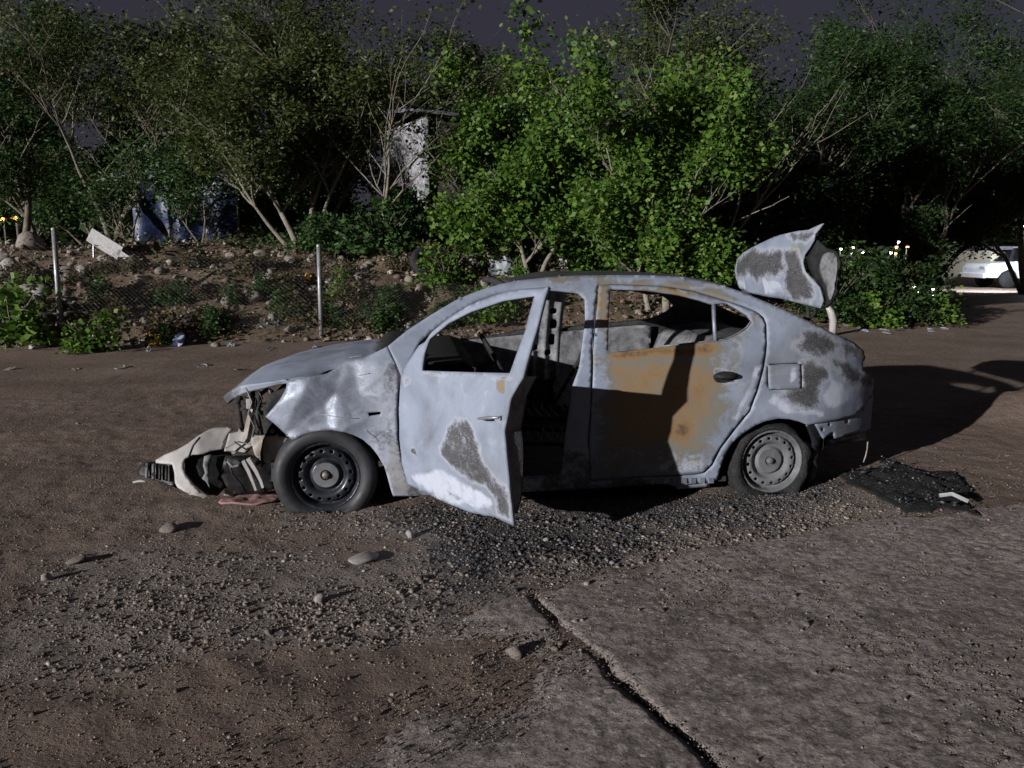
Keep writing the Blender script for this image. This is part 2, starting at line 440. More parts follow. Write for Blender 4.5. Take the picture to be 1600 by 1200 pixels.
# ------------------------------------------------------------------ concrete slabs
def concrete_mat():
    m, nt, b, _ = newmat("worn_concrete")
    n1 = noise(nt, 1.3, 6, .6); n2 = noise(nt, 26, 7, .8); n4 = noise(nt, 4.5, 8, .78)
    tc = nt.nodes['tc'].outputs['Object']
    def vor(s):
        v = nd(nt, 'ShaderNodeTexVoronoi'); v.inputs['Scale'].default_value = s; nt.links.new(tc, v.inputs['Vector']); return v
    v1, v2 = vor(75), vor(150)
    col = ramp(nt, n1, [(.3, (.26, .222, .21)), (.5, (.36, .31, .296)), (.7, (.43, .378, .362))])
    col = mixc(nt, maprange(nt, n4, .46, .62, 0, .85), col, (.15, .126, .117))
    sc = nd(nt, 'ShaderNodeSeparateColor'); nt.links.new(v1.outputs['Color'], sc.inputs[0])
    col = mixc(nt, maprange(nt, sc.outputs[0], .6, 1.0, 0, .55), col, (.20, .175, .165))
    col = mixc(nt, maprange(nt, sc.outputs[1], .9, 1.0, 0, .6), col, (.55, .50, .47))
    col = mixc(nt, maprange(nt, n2, .55, .70, 0, .75), col, (.09, .075, .07))
    nt.links.new(col, b.inputs['Base Color']); b.inputs['Roughness'].default_value = .88; b.inputs['Specular IOR Level'].default_value = .3
    n6 = noise(nt, 95, 6, .8); n7 = noise(nt, 40, 5, .7)
    pit = maprange(nt, n7, .52, .62)
    col2 = mixc(nt, mth(nt, 'MULTIPLY', pit, .6), col, (.11, .092, .085)); nt.links.new(col2, b.inputs['Base Color'])
    h = mth(nt, 'ADD', mth(nt, 'MULTIPLY', v1.outputs['Distance'], -.5), mth(nt, 'MULTIPLY', n6, 1.2))
    h = mth(nt, 'ADD', h, mth(nt, 'MULTIPLY', pit, -.75))
    h = mth(nt, 'ADD', h, mth(nt, 'MULTIPLY', maprange(nt, n2, .52, .70), -.9))
    bump(nt, b, h, .8, .010)
    return m
M['concrete'] = concrete_mat()
def slab_map(off):
    def f(x, y):
        return np.stack([x, y, off + .007 * fbm(x * 1.3, y * 1.3, 77, 2) + .010 * fbm(x * 15, y * 15, 78, 3)], 1)
    return f
pave = tag(empty("concrete_pavement", (1.5, 2.5, 0)), kind="structure")
pave.location = (0, 0, 0)
def rough_edge(poly, amp, seed):
    d = densify(poly, .05)
    return [(p[0] + amp * float(fbm(p[0] * 5, p[1] * 5, seed, 3)), p[1] + amp * float(fbm(p[0] * 5, p[1] * 5, seed + 5, 3))) for p in d]
joint = [gp(828, 928), gp(905, 1000), gp(985, 1080), gp(1050, 1140), gp(1115, 1200), gp(1300, 1390)]
topedge = [gp(*p) for p in SLAB_TOP]
off = .004
right = [(x + off, y) for x, y in joint[::-1]] + topedge + [(5.5, 3.6), (5.5, .9)]
leftedge = [gp(*p) for p in ((828, 928), (765, 938), (705, 955), (668, 984), (690, 1012), (738, 1036), (700, 1070), (600, 1090), (470, 1120), (330, 1180), (200, 1260))]
left = [(x - off, y) for x, y in joint] + [(-3.2, .95)] + [(x - .01, y) for x, y in leftedge[::-1]]
dj = densify(joint, .08)
def slab_grid(pl, off, seed, sink, step=.0105):
    pl = np.asarray(pl); lo = np.maximum(pl.min(0), (-3.4, .95)); hi = np.minimum(pl.max(0), (5.5, 9))
    xs = np.arange(lo[0], hi[0], step); ys = np.arange(lo[1], hi[1], step); X, Y = np.meshgrid(xs, ys); P = np.stack([X.ravel(), Y.ravel()], 1)
    far = np.array([polydist(P[k:k + 60000], joint) for k in range(0, len(P), 60000)], object); far = np.concatenate(list(far))
    w = sstep(.02, .2, far)[:, None]
    Q = P + w * .10 * np.stack([fbm(P[:, 0] * 2.2, P[:, 1] * 2.2, 301 + seed, 2), fbm(P[:, 0] * 2.2, P[:, 1] * 2.2, 401 + seed, 2)], 1) + .035 * np.stack([fbm(P[:, 0] * 6, P[:, 1] * 6, 3, 3), fbm(P[:, 0] * 6, P[:, 1] * 6, 8, 3)], 1)
    ok = inpoly(Q, pl) & (np.abs(P[:, 0]) < .76 * P[:, 1] + .35)
    d = polydist(Q[ok], pl); D_ = np.zeros(len(P)); D_[ok] = d
    rough = fbm(P[:, 0] * 40, P[:, 1] * 40, 78, 2)
    pits = sstep(.18, .5, fbm(P[:, 0] * 33, P[:, 1] * 33, 79, 2)) * (.45 + .55 * sstep(-.2, .3, fbm(P[:, 0] * 1.5, P[:, 1] * 1.5, 95, 2)))
    Z = off + .007 * fbm(P[:, 0] * 1.3, P[:, 1] * 1.3, 77, 2) + .0036 * rough + .003 * fbm(P[:, 0] * 9, P[:, 1] * 9, 80, 2) - .0045 * pits - .016 * (1 - sstep(0, .035, D_)) - sink * (1 - sstep(0, .42, np.concatenate([polydist(P[k:k + 60000], leftedge[5:]) for k in range(0, len(P), 60000)]) + .25 * fbm(P[:, 0] * 3, P[:, 1] * 3, 12, 3)))
    okg = ok.reshape(X.shape); ii = np.arange(len(P)).reshape(X.shape)
    q = okg[:-1, :-1] & okg[:-1, 1:] & okg[1:, 1:] & okg[1:, :-1]
    Fq = np.stack([ii[:-1, :-1][q], ii[:-1, 1:][q], ii[1:, 1:][q], ii[1:, :-1][q]], 1)
    used = np.unique(Fq); rm = np.full(len(P), -1); rm[used] = np.arange(len(used))
    return mesh_np("slab", np.column_stack([P, Z])[used], rm[Fq], True)
for pl, o_, sd, sk in ((right, .010, 3, 0), (left, .013, 8, .03)):
    mobj("slab", slab_grid(pl, o_, sd, sk), M['concrete'], pave)

# ------------------------------------------------------------------ gravel and stones
def ico():
    bm = bmesh.new(); bmesh.ops.create_icosphere(bm, subdivisions=1, radius=1)
    V = np.array([v.co[:] for v in bm.verts]); Fc = np.array([[v.index for v in f.verts] for f in bm.faces]); bm.free(); return V, Fc
def ico2():
    bm = bmesh.new(); bmesh.ops.create_icosphere(bm, subdivisions=2, radius=1)
    V = np.array([v.co[:] for v in bm.verts]); Fc = np.array([[v.index for v in f.verts] for f in bm.faces]); bm.free(); return V, Fc
OCT_V = np.array([(1, 0, 0), (-1, 0, 0), (0, 1, 0), (0, -1, 0), (0, 0, 1), (0, 0, -1)], float)
OCT_F = np.array([(0, 2, 4), (2, 1, 4), (1, 3, 4), (3, 0, 4), (2, 0, 5), (1, 2, 5), (3, 1, 5), (0, 3, 5)])
ICO_V, ICO_F = ico(); ICO2_V, ICO2_F = ico2()
def rand_rot(n):
    q = RNG.normal(size=(n, 4)); q /= np.linalg.norm(q, axis=1)[:, None]; w, x, y, z = q.T
    return np.stack([np.stack([1 - 2 * (y * y + z * z), 2 * (x * y - z * w), 2 * (x * z + y * w)], 1),
                     np.stack([2 * (x * y + z * w), 1 - 2 * (x * x + z * z), 2 * (y * z - x * w)], 1),
                     np.stack([2 * (x * z - y * w), 2 * (y * z + x * w), 1 - 2 * (x * x + y * y)], 1)], 1)
def scatter(P, size, BV, BF, flat=.7):
    n = len(P); V = np.repeat(BV[None], n, 0) * (1 + RNG.uniform(-.28, .28, (n, len(BV), 1)))
    V = V * RNG.uniform(.6, 1.25, (n, 1, 3)); V = np.einsum('nij,nkj->nki', rand_rot(n), V)
    V[:, :, 2] *= flat; V = V * size[:, None, None] + P[:, None, :]
    Fc = BF[None] + (np.arange(n) * len(BV))[:, None, None]
    return V.reshape(-1, 3), Fc.reshape(-1, BF.shape[1])
def gravel_mat():
    m, nt, b, _ = newmat("gravel"); g = nd(nt, 'ShaderNodeNewGeometry')
    col = ramp(nt, g.outputs['Random Per Island'], [(0, (.075, .058, .048)), (.35, (.14, .112, .095)), (.7, (.195, .16, .138)), (.96, (.26, .22, .195)), (1, (.42, .39, .36))])
    col = mixc(nt, maprange(nt, noise(nt, 30, 4), .5, .75, 0, .5), col, (.07, .062, .058))
    nt.links.new(col, b.inputs['Base Color']); b.inputs['Roughness'].default_value = .8; b.inputs['Specular IOR Level'].default_value = .35
    return m
M['gravel'] = gravel_mat()
M['rubble'] = None
def soot_gravel_mat():
    m, nt, b, _ = newmat("soot_gravel"); g = nd(nt, 'ShaderNodeNewGeometry')
    col = ramp(nt, g.outputs['Random Per Island'], [(0, (.014, .014, .017)), (.5, (.045, .045, .052)), (.88, (.09, .09, .10)), (1, (.26, .26, .28))])
    nt.links.new(col, b.inputs['Base Color']); b.inputs['Roughness'].default_value = .7; return m
M['sootgravel'] = soot_gravel_mat()
mr, ntr, br, _ = newmat('slope_rubble'); gr_ = nd(ntr, 'ShaderNodeNewGeometry')
ntr.links.new(ramp(ntr, gr_.outputs['Random Per Island'], [(0, (.10, .07, .052)), (.5, (.19, .145, .115)), (.85, (.28, .24, .21)), (1, (.46, .44, .42))]), br.inputs['Base Color']); br.inputs['Roughness'].default_value = .9; M['rubble'] = mr
N = 520000
cand = np.stack([RNG.uniform(-5.5, 5.5, N), 1.5 + 5.6 * RNG.random(N)**1.15], 1)
inview = (np.abs(cand[:, 0]) < .70 * cand[:, 1] + .25); cand = cand[inview]
g_, s_, _ = ground_masks(cand)
onslab = inpoly(cand, right) | inpoly(cand, left)
patch = np.clip(.42 + 1.7 * fbm(cand[:, 0] * 1.7, cand[:, 1] * 2.4, 91, 4), 0, 1.3)
dens = np.where(onslab, .05 + .10 * np.clip(patch, 0, 1), np.clip(.05 + .62 * g_ * np.clip(np.maximum(patch, 1.1 * s_), .06, 1), 0, 1)) * np.where(cand[:, 1] > 5.3, .25, 1)
keep = RNG.random(len(cand)) < dens; cand = cand[keep]; s_ = s_[keep]; onslab = onslab[keep]; g_ = g_[keep]
size = RNG.lognormal(math.log(.0037), .52, len(cand)) * np.where(onslab, .70, 1.0) * (0.85 + .35 * g_)
size = np.clip(size, .002, .015)
zz = np.where(onslab, .010, ground_z(cand[:, 0], cand[:, 1])) + size * .05
P3 = np.column_stack([cand, zz])
sootsel = RNG.random(len(cand)) < s_ * .9
for nm, sel, mt in (("gravel", ~sootsel, M['gravel']), ("soot_covered_gravel", sootsel, M['sootgravel'])):
    V, Fc = scatter(P3[sel], size[sel], OCT_V if sel.sum() > 60000 else ICO_V, OCT_F if sel.sum() > 60000 else ICO_F)
    o = mobj(nm, mesh_np(nm, V, Fc, False), mt)
    tag(o, "loose grey and brown pebbles strewn over the dirt road" if nm == "gravel" else "blackened pebbles and ash around the burnt car", "gravel", kind="stuff")

gc = np.stack([RNG.uniform(-3.4, 3.9, 300000), 1.45 + 3.2 * RNG.random(300000)**1.3], 1)
gc = gc[np.abs(gc[:, 0]) < .70 * gc[:, 1] + .15]
gpatch = np.clip(.6 + 1.3 * fbm(gc[:, 0] * 2.3, gc[:, 1] * 2.3, 191, 4), .1, 1); gc = gc[RNG.random(len(gc)) < .62 * gpatch][:125000]
gon = inpoly(gc, right) | inpoly(gc, left)
gs = np.clip(RNG.lognormal(math.log(.0026), .4, len(gc)), .0013, .007)
gz = np.where(gon, .006, ground_z(gc[:, 0], gc[:, 1])) + gs * .1
V, Fc = scatter(np.column_stack([gc, gz]), gs, OCT_V, OCT_F)
tag(mobj("grit", mesh_np("grit", V, Fc), M['gravel']), "fine grit and sand grains scattered over concrete and dirt", "grit", kind="stuff")
def stone_mesh(seed, sub=2):
    r = np.random.default_rng(seed); V = (ICO2_V if sub == 2 else ICO_V).copy(); Fc = ICO2_F if sub == 2 else ICO_F
    for _ in range(9):
        n = r.normal(size=3); n /= np.linalg.norm(n); d = r.uniform(.55, .9); k = V @ n
        V -= np.where(k > d, k - d, 0)[:, None] * n
    V += .05 * r.normal(size=V.shape)
    return mesh_np("stone", V, Fc, False)
STONES = [stone_mesh(100 + k) for k in range(8)]
for k, me in enumerate(STONES): me.materials.append(M['stone'] if k < 5 else M['stonepale'])
def put_stone(loc, sx, sy, sz, label, group, k=None, rz=None, name="stone"):
    o = bpy.data.objects.new(name, STONES[random.randrange(8) if k is None else k]); link(o)
    o.location = loc; o.scale = (sx, sy, sz); o.rotation_euler = (random.uniform(-.2, .2), random.uniform(-.2, .2), random.uniform(0, 6.3) if rz is None else rz)
    tag(o, label, "stone", group); return o
for (px, py, w, h, k, lab) in ((568, 878, .105, .022, 6, "flat pale grey stone on the soot stained gravel in front of the door"),
                               (262, 830, .072, .018, 2, "flat dark grey stone on the dirt left of the front wheel"),
                               (499, 940, .026, .026, 7, "small round pale pebble with a long shadow on the gravel streak"),
                               (118, 880, .05, .014, 1, "low grey stone half sunk in the dirt at the far left"),
                               (75, 906, .03, .022, 6, "small pale stone casting a shadow on the dirt at the left"),
                               (805, 1022, .045, .03, 0, "dark chipped lump on the broken concrete beside the joint"),
                               (955, 1086, .04, .022, 3, "dark stone chip beside the concrete joint near the bottom edge"),
                               (640, 838, .035, .03, 6, "pale stone under the edge of the open front door")):
    x, y = gp(px, py); put_stone((x, y, float(ground_z(x, y)) + .012), w, w * .7, h, lab, None, k)
for i in range(26):
    px = random.uniform(280, 1390); py = random.uniform(800, 1020)
    x, y = gp(px, py); s = random.uniform(.010, .019)
    put_stone((x, y, float(ground_z(x, y)) + s * .3), s, s * .8, s * .65, "fist-sized stone lying among the loose gravel", "larger stones among the gravel")

# ------------------------------------------------------------------ the burnt car
YAW = math.atan2(.338, 2.527); CO = np.array([-1.009, 4.025]); CW = 1.665
cu, su = math.cos(YAW), math.sin(YAW)
PROF = np.array([(-.2, .12), (.0, .07), (.08, .04), (.16, .022), (.28, .005), (.40, 0), (.52, .002), (.64, .012), (.74, .03), (.82, .055), (.90, .09), (1.0, .135), (1.12, .195), (1.22, .255), (1.30, .33), (1.38, .45)])
def vs(u, z):
    u = np.asarray(u, float); z = np.asarray(z, float)
    v = np.interp(z, PROF[:, 0], PROF[:, 1])
    v = v + .30 * np.clip((-.05 - u) / .65, 0, 2)**2 + .20 * np.clip((u - 2.62) / .6, 0, 2)**2
    return v
def to_car(p):
    d = p[:2] - CO; return np.array([d[0] * cu + d[1] * su, -d[0] * su + d[1] * cu, p[2]])
def ray_car(px, py):
    o = to_car(CAMP); d = ray(px, py); return o, np.array([d[0] * cu + d[1] * su, -d[0] * su + d[1] * cu, d[2]])
def S1(px, py, extra=0.0):
    o, d = ray_car(px, py); v = 0.05
    for _ in range(14):
        t = (v - o[1]) / d[1]; p = o + d * t; v = .5 * v + .5 * (float(vs(p[0], p[2])) + extra)
    return (p[0], p[2])
def S(pts, extra=0.0): return [S1(x, y, extra) for x, y in pts]
def Pv(px, py, v):                                           # the point at depth v inside the car
    o, d = ray_car(px, py); return o + d * ((v - o[1]) / d[1])
# front door frame (swung open on its hinge)
HU, HV, TH = S1(630, 660)[0], .03, R(57)
ct, st = math.cos(TH), math.sin(TH)
def door_xyz(a, b, z):                                       # a along the door, b inwards
    a = np.asarray(a, float); b = np.asarray(b, float)
    return np.stack([HU + a * ct + b * st, HV - a * st + b * ct, np.asarray(z, float) + 0 * a], -1)
def D1(px, py):
    o, d = ray_car(px, py)
    o2 = np.array([(o[0] - HU) * ct - (o[1] - HV) * st, (o[0] - HU) * st + (o[1] - HV) * ct, o[2]])
    d2 = np.array([d[0] * ct - d[1] * st, d[0] * st + d[1] * ct, d[2]]); b = 0.0
    for _ in range(14):
        t = (b - o2[1]) / d2[1]; p = o2 + d2 * t; b = .5 * b + .5 * (float(vs(HU + p[0], p[2])) - HV)
    return (p[0], p[2])
def D(pts): return [D1(x, y) for x, y in pts]

car = tag(empty("burnt_sedan", (CO[0], CO[1], 0), YAW), "burnt-out white sedan with crushed nose and its front door hanging open", "car")

def near_map(off=0.0, dent=None):
    def f(u, z):
        v = vs(u, z) + off
        if dent is not None: v = v + dent(u, z)
        return np.stack([u, v, z], 1)
    return f
def far_drop(u, z): return .125 * sstep(.72, 1.0, z) * (1 - sstep(.75, 1.45, u))
def far_map(off=0.0):
    def f(u, z): return np.stack([u, CW - vs(u, z) - off, z - far_drop(u, z)], 1)
    return f

RAIL = [(606, 541), (635, 517), (670, 494), (710, 470), (735, 459), (760, 450), (785, 443), (810, 438), (860, 433), (910, 430.5), (960, 430), (1010, 430), (1060, 432), (1110, 440), (1160, 456), (1210, 477), (1260, 500)]
QTR = [(1299, 519), (1334, 534), (1350, 548), (1353, 560), (1349, 566), (1349, 576), (1355, 584), (1367, 593), (1366, 607), (1358, 622), (1350, 635), (1335, 650), (1305, 657), (1275, 662), (1262, 664)]
ARCH_R = [(1250, 659), (1234, 655), (1217, 654), (1197, 658), (1180, 665), (1165, 675), (1150, 687), (1140, 700), (1132, 715), (1126, 732), (1121, 750)]
SILL = [(1090, 756), (1057, 760), (1035, 756), (960, 762), (880, 766), (800, 769), (720, 772), (650, 775), (637, 774)]
HINGE = [(634, 740), (627, 715), (624, 680), (624, 640), (627, 588), (618, 566)]
OPEN_F = [(641, 600), (643, 562), (655, 536), (675, 517), (705, 495), (738, 474), (775, 459), (812, 452.5), (857, 452), (903, 457), (914, 466), (915, 500), (911, 530), (905, 575), (894, 606), (884, 680), (878, 735), (870, 744), (760, 750), (680, 756), (657, 745), (645, 700)]
RDOOR = [(936, 446), (960, 445), (1035, 448), (1085, 456), (1122, 467), (1160, 479), (1182, 488), (1192, 496), (1196, 506), (1197, 537), (1192, 575), (1182, 612), (1170, 643), (1150, 667), (1125, 700), (1112, 726), (1100, 738), (1085, 741), (1030, 743), (924, 750), (921, 690), (926, 605), (927, 550), (932, 490)]
RWIN = [(953, 451), (1010, 453), (1060, 460), (1092, 468), (1112, 474.5), (1135, 473), (1152, 482), (1168, 492), (1176, 502), (1169, 512), (1155, 522), (1135, 531), (1105, 534.5), (1035, 542), (975, 549), (950, 550), (951, 500)]
FLAP = [(1203, 570), (1247, 568), (1251, 573), (1252, 603), (1247, 607), (1206, 608), (1201, 603), (1200, 574)]
def inflate(pts, k):
    c = np.mean(pts, 0); out = []
    n = len(pts)
    for i in range(n):
        a = np.array(pts[i - 1]); b = np.array(pts[i]); d = np.array(pts[(i + 1) % n])
        t = (d - a) / np.hypot(*(d - a)); nn = np.array([t[1], -t[0]])
        if area2(pts) < 0: nn = -nn
        out.append(tuple(b + nn * k))
    return out
def stains(lists, mapper=S, base=None):
    polys = [(ch, mapper(p), soft, val) for ch, p, soft, val in lists]
    def f(P, Sx):
        wob = np.stack([fbm(P[:, 0] * 9, P[:, 1] * 9, 41, 3), fbm(P[:, 0] * 9, P[:, 1] * 9, 43, 3)], 1) * .03
        if base: Sx[:] = base
        for ch, p, soft, val in polys:
            k = softpoly(P + wob, p, soft) * val
            if val < 0: Sx[:, ch] = np.clip(Sx[:, ch] + k, 0, 1)
            else: Sx[:, ch] = np.maximum(Sx[:, ch], k)
    return f
side_stain = stains([
    (1, [(850, 430), (1100, 430), (1180, 480), (1100, 470), (940, 455), (850, 455)], .05, .30),
    (0, [(1258, 522), (1275, 520), (1300, 530), (1312, 541), (1300, 552), (1276, 556), (1260, 553), (1243, 538), (1256, 534)], .085, .86),
    (0, [(1312, 534), (1340, 540), (1347, 552), (1335, 560), (1320, 556), (1318, 545)], .04, .6),
    (0, [(1253, 570), (1290, 572), (1292, 592), (1280, 603), (1276, 630), (1262, 638), (1240, 634), (1226, 622), (1232, 612), (1252, 606)], .085, .86),
    (0, [(1294, 561), (1325, 562), (1335, 578), (1362, 594), (1366, 606), (1345, 606), (1322, 600), (1312, 584)], .085, .86),
    (2, [(1295, 590), (1318, 603), (1330, 612), (1318, 636), (1296, 640), (1284, 620)], .03, .9),
    (2, [(1210, 612), (1225, 622), (1240, 642), (1290, 640), (1290, 650), (1230, 650), (1200, 630)], .02, .8),
    (1, [(862, 436), (905, 432), (905, 442), (870, 446)], .02, .6),
    (1, [(930, 440), (1000, 436), (1080, 446), (1150, 470), (1140, 474), (1060, 452), (940, 450)], .02, .45),
    (1, [(1330, 533), (1356, 550), (1352, 560), (1336, 545)], .012, .8),
    (0, [(1075, 440), (1130, 452), (1120, 456), (1070, 446)], .012, .3),
    (2, [(1190, 560), (1198, 575), (1178, 640), (1140, 700), (1128, 745), (1145, 690), (1185, 600)], .02, .8),
    (0, [(893, 470), (915, 470), (905, 570), (895, 600), (880, 740), (870, 740)], .01, .22),
    (0, [(560, 700), (920, 700), (1020, 750), (1020, 800), (560, 800)], .02, .5)])
W_IN = {}
body_out = S(RAIL + QTR + ARCH_R + SILL + HINGE)
W_IN['rail'] = S(RAIL)
body_holes = [S(OPEN_F), S(inflate(RDOOR, 2.6)), S(inflate(FLAP, 1.6))]
def body_dent(u, z):
    return .006 * fbm(u * 4, z * 4, 61, 3) + .010 * sstep(2.75, 3.2, u) * fbm(u * 9, z * 9, 62, 2) - .006 * np.exp(-((z - .60 - .02 * u) / .02)**2) * sstep(2.5, 2.7, u)
panel("body_side", body_out, near_map(0, body_dent), M['paint'], car, holes=body_holes, step=.02, thick=.022, stain=side_stain)
panel("fuel_flap", S(smooth_closed(FLAP, 2)), near_map(-.004), M['paint'], car, step=.02, thick=.008,
      stain=stains([(2, [(1230, 575), (1243, 572), (1242, 590), (1232, 600)], .02, .9)]))
panel("inner_quarter", S([(1180, 560), (1260, 545), (1275, 620), (1230, 640), (1180, 640)]), near_map(.06), M['char'], car, step=.08, thick=.004)

# rear door
rd_stain = stains([
    (1, [(924, 446), (1190, 490), (1150, 560), (1150, 640), (1100, 740), (920, 750)], .10, .34),
    (1, [(950, 562), (1010, 556), (1110, 553), (1120, 580), (1135, 600), (1120, 640), (1108, 690), (1095, 705), (1030, 704), (960, 700), (935, 640), (948, 600)], .12, .62),
    (1, [(935, 447), (952, 447), (950, 495), (945, 520), (935, 520)], .025, .58),
    (1, [(955, 446), (1050, 451), (1100, 463), (1080, 464), (1000, 452)], .01, .55),
    (1, [(1045, 650), (1075, 645), (1095, 662), (1085, 690), (1045, 695), (1028, 680)], .10, .95),
    (1, [(1080, 595), (1100, 590), (1112, 615), (1095, 630), (1078, 618)], .07, .9),
    (0, [(1114, 578), (1135, 578), (1150, 592), (1130, 602), (1116, 592)], .012, .5),
    (1, [(950, 549), (1040, 542), (1110, 534), (1130, 545), (1110, 556), (1000, 560), (955, 562)], .02, .9),
    (2, [(1026, 705), (1060, 703), (1100, 712), (1100, 735), (1030, 740)], .015, .85),
    (0, [(1055, 722), (1085, 724), (1092, 738), (1060, 738)], .015, .42),
    (2, [(1180, 570), (1194, 570), (1178, 615), (1150, 660), (1140, 660), (1168, 610)], .015, .7)])
rdoor = panel("rear_door", S(RDOOR), near_map(0, lambda u, z: .004 * fbm(u * 5, z * 5, 71, 3) - .007 * np.exp(-((z - .50) / .012)**2) * 0), M['paint'], car, holes=[S(RWIN)], step=.02, thick=.02, stain=rd_stain)
# window frame lip, quarter bar, handle
def strip(name, pts3, r, mat, parent, n=6):
    return MB().tube(pts3, r, n).build(name, mat, parent, True)
def nv(px, py, off=0.0):
    u, z = S1(px, py); return (u, float(vs(u, z)) + off, z)
strip("quarter_bar", [nv(1116, 470, .012), nv(1117, 500, .012), nv(1119, 533, .012)], .012, M['paint'], rdoor)
strip("window_channel", [nv(x, y, .02) for x, y in RWIN[:14]], .006, M['innermetal'], rdoor)
hb = MB()
u0, z0 = S1(1117, 588); u1, z1 = S1(1149, 586)
hv = float(vs(u0, z0))
for k in range(9):
    pass
hb.tube([(u0, hv - .004, z0), (u0 + .02, hv - .028, z0 + .002), ((u0 + u1) / 2, hv - .034, (z0 + z1) / 2), (u1 - .015, hv - .026, z1), (u1, hv - .002, z1)], [.013, .014, .015, .014, .010], 8)
hb.build("handle", M['char'], rdoor, True)
panel("handle_recess", S(smooth_closed([(1115, 586), (1130, 580), (1151, 583), (1150, 592), (1132, 598), (1118, 596)], 3)), near_map(-.003), M['char'], rdoor, step=.01, thick=.004)
# inner face of the rear door, dark
panel("inner_skin", S([(932, 556), (1100, 540), (1150, 535), (1180, 560), (1160, 640), (1100, 715), (930, 725)]), near_map(.09), M['charin'], rdoor, step=.06, thick=.006)
# sill ledge bits under the rear door
sl = MB()
for k in range(6):
    a = S1(1036 + k * 14, 752); b = S1(1046 + k * 14, 749); v = float(vs(*a))
    sl.box(((a[0] + b[0]) / 2, v + .008, a[1] + .004), (.036, .03, .034))
sl.build("sill_trim", M['paint'], car, False, .004)
panel("sill_flange", S([(1053, 757), (1108, 753), (1112, 762), (1060, 766)]), near_map(.02), M['paint'], car, step=.03, thick=.01, stain=stains([], base=(.1, 0, .6, 0)))

# crumpled front fender
FENDER = [(447, 596), (478, 590), (510, 585), (525, 576), (540, 565), (570, 559), (606, 541), (617, 566), (623, 588), (620, 640), (621, 685), (627, 718), (634, 742), (640, 764), (655, 775), (614, 776), (607, 752), (600, 729), (590, 712), (579, 699), (566, 688), (552, 681), (536, 675), (519, 673), (502, 674), (486, 677), (470, 682), (456, 690), (440, 676), (428, 664), (414, 652), (425, 639), (436, 626), (446, 608)]
_r = np.random.default_rng(12)
FPTS = np.column_stack([_r.uniform(-.5, .75, 120), _r.uniform(.0, 1.0, 120)])
FPTS = np.concatenate([FPTS, [(-.8, -.3), (1.0, -.3), (1.0, 1.3), (-.8, 1.3)]])
FH = np.concatenate([_r.uniform(-.012, .050, 120), [0, 0, 0, 0]])
_vs, _es, FTRI, *_ = delaunay_2d_cdt([Vector(p) for p in FPTS], [], [], 0, 1e-6)
def crumple(u, z):
    u = np.asarray(u, float); z = np.asarray(z, float); a = np.zeros_like(u)
    for t in FTRI:
        (x0, y0), (x1, y1), (x2, y2) = FPTS[list(t)]; den = (y1 - y2) * (x0 - x2) + (x2 - x1) * (y0 - y2)
        l0 = ((y1 - y2) * (u - x2) + (x2 - x1) * (z - y2)) / den; l1 = ((y2 - y0) * (u - x2) + (x0 - x2) * (z - y2)) / den; l2 = 1 - l0 - l1
        k = (l0 >= -1e-9) & (l1 >= -1e-9) & (l2 >= -1e-9)
        h = FH[list(t)]; a = np.where(k, l0 * h[0] + l1 * h[1] + l2 * h[2], a)
    lim = sstep(.46, .12, u) * .9 + .1
    return lim * (a + .006 * fbm(u * 12, z * 12, 15, 2))
slot = [(575, 646), (594, 644), (595, 648), (576, 651)]
fend = panel("front_fender", S(FENDER), near_map(0, crumple), M['paint'], car, holes=[S(slot)], step=.014, thick=.012, smooth=False,
      stain=stains([(3, [(410, 640), (447, 590), (545, 560), (600, 560), (590, 640), (560, 690), (440, 700)], .06, .9),
                    (0, [(585, 585), (624, 560), (624, 680), (640, 770), (600, 770), (575, 690), (580, 640)], .06, .36),
                    (1, [(600, 690), (625, 690), (640, 765), (612, 770)], .03, .45),
                    (0, [(605, 563), (618, 556), (622, 582), (590, 588)], .012, .45)]))
for (a, b) in (((545, 560), (568, 556)), ((500, 650), (560, 655)), ((570, 672), (592, 690)), ((560, 588), (578, 584))):
    pa = nv(*a, -.004); pb = nv(*b, -.004); ua, ub = np.array(pa), np.array(pb); pts = []
    for k in range(6):
        q = ua + (ub - ua) * k / 5; q[1] = float(vs(q[0], q[2])) + float(crumple(np.array([q[0]]), np.array([q[2]]))[0]) - .001; pts.append(tuple(q))
    strip("scratch_ridge", pts, .0025, M['galv'], fend, 5)
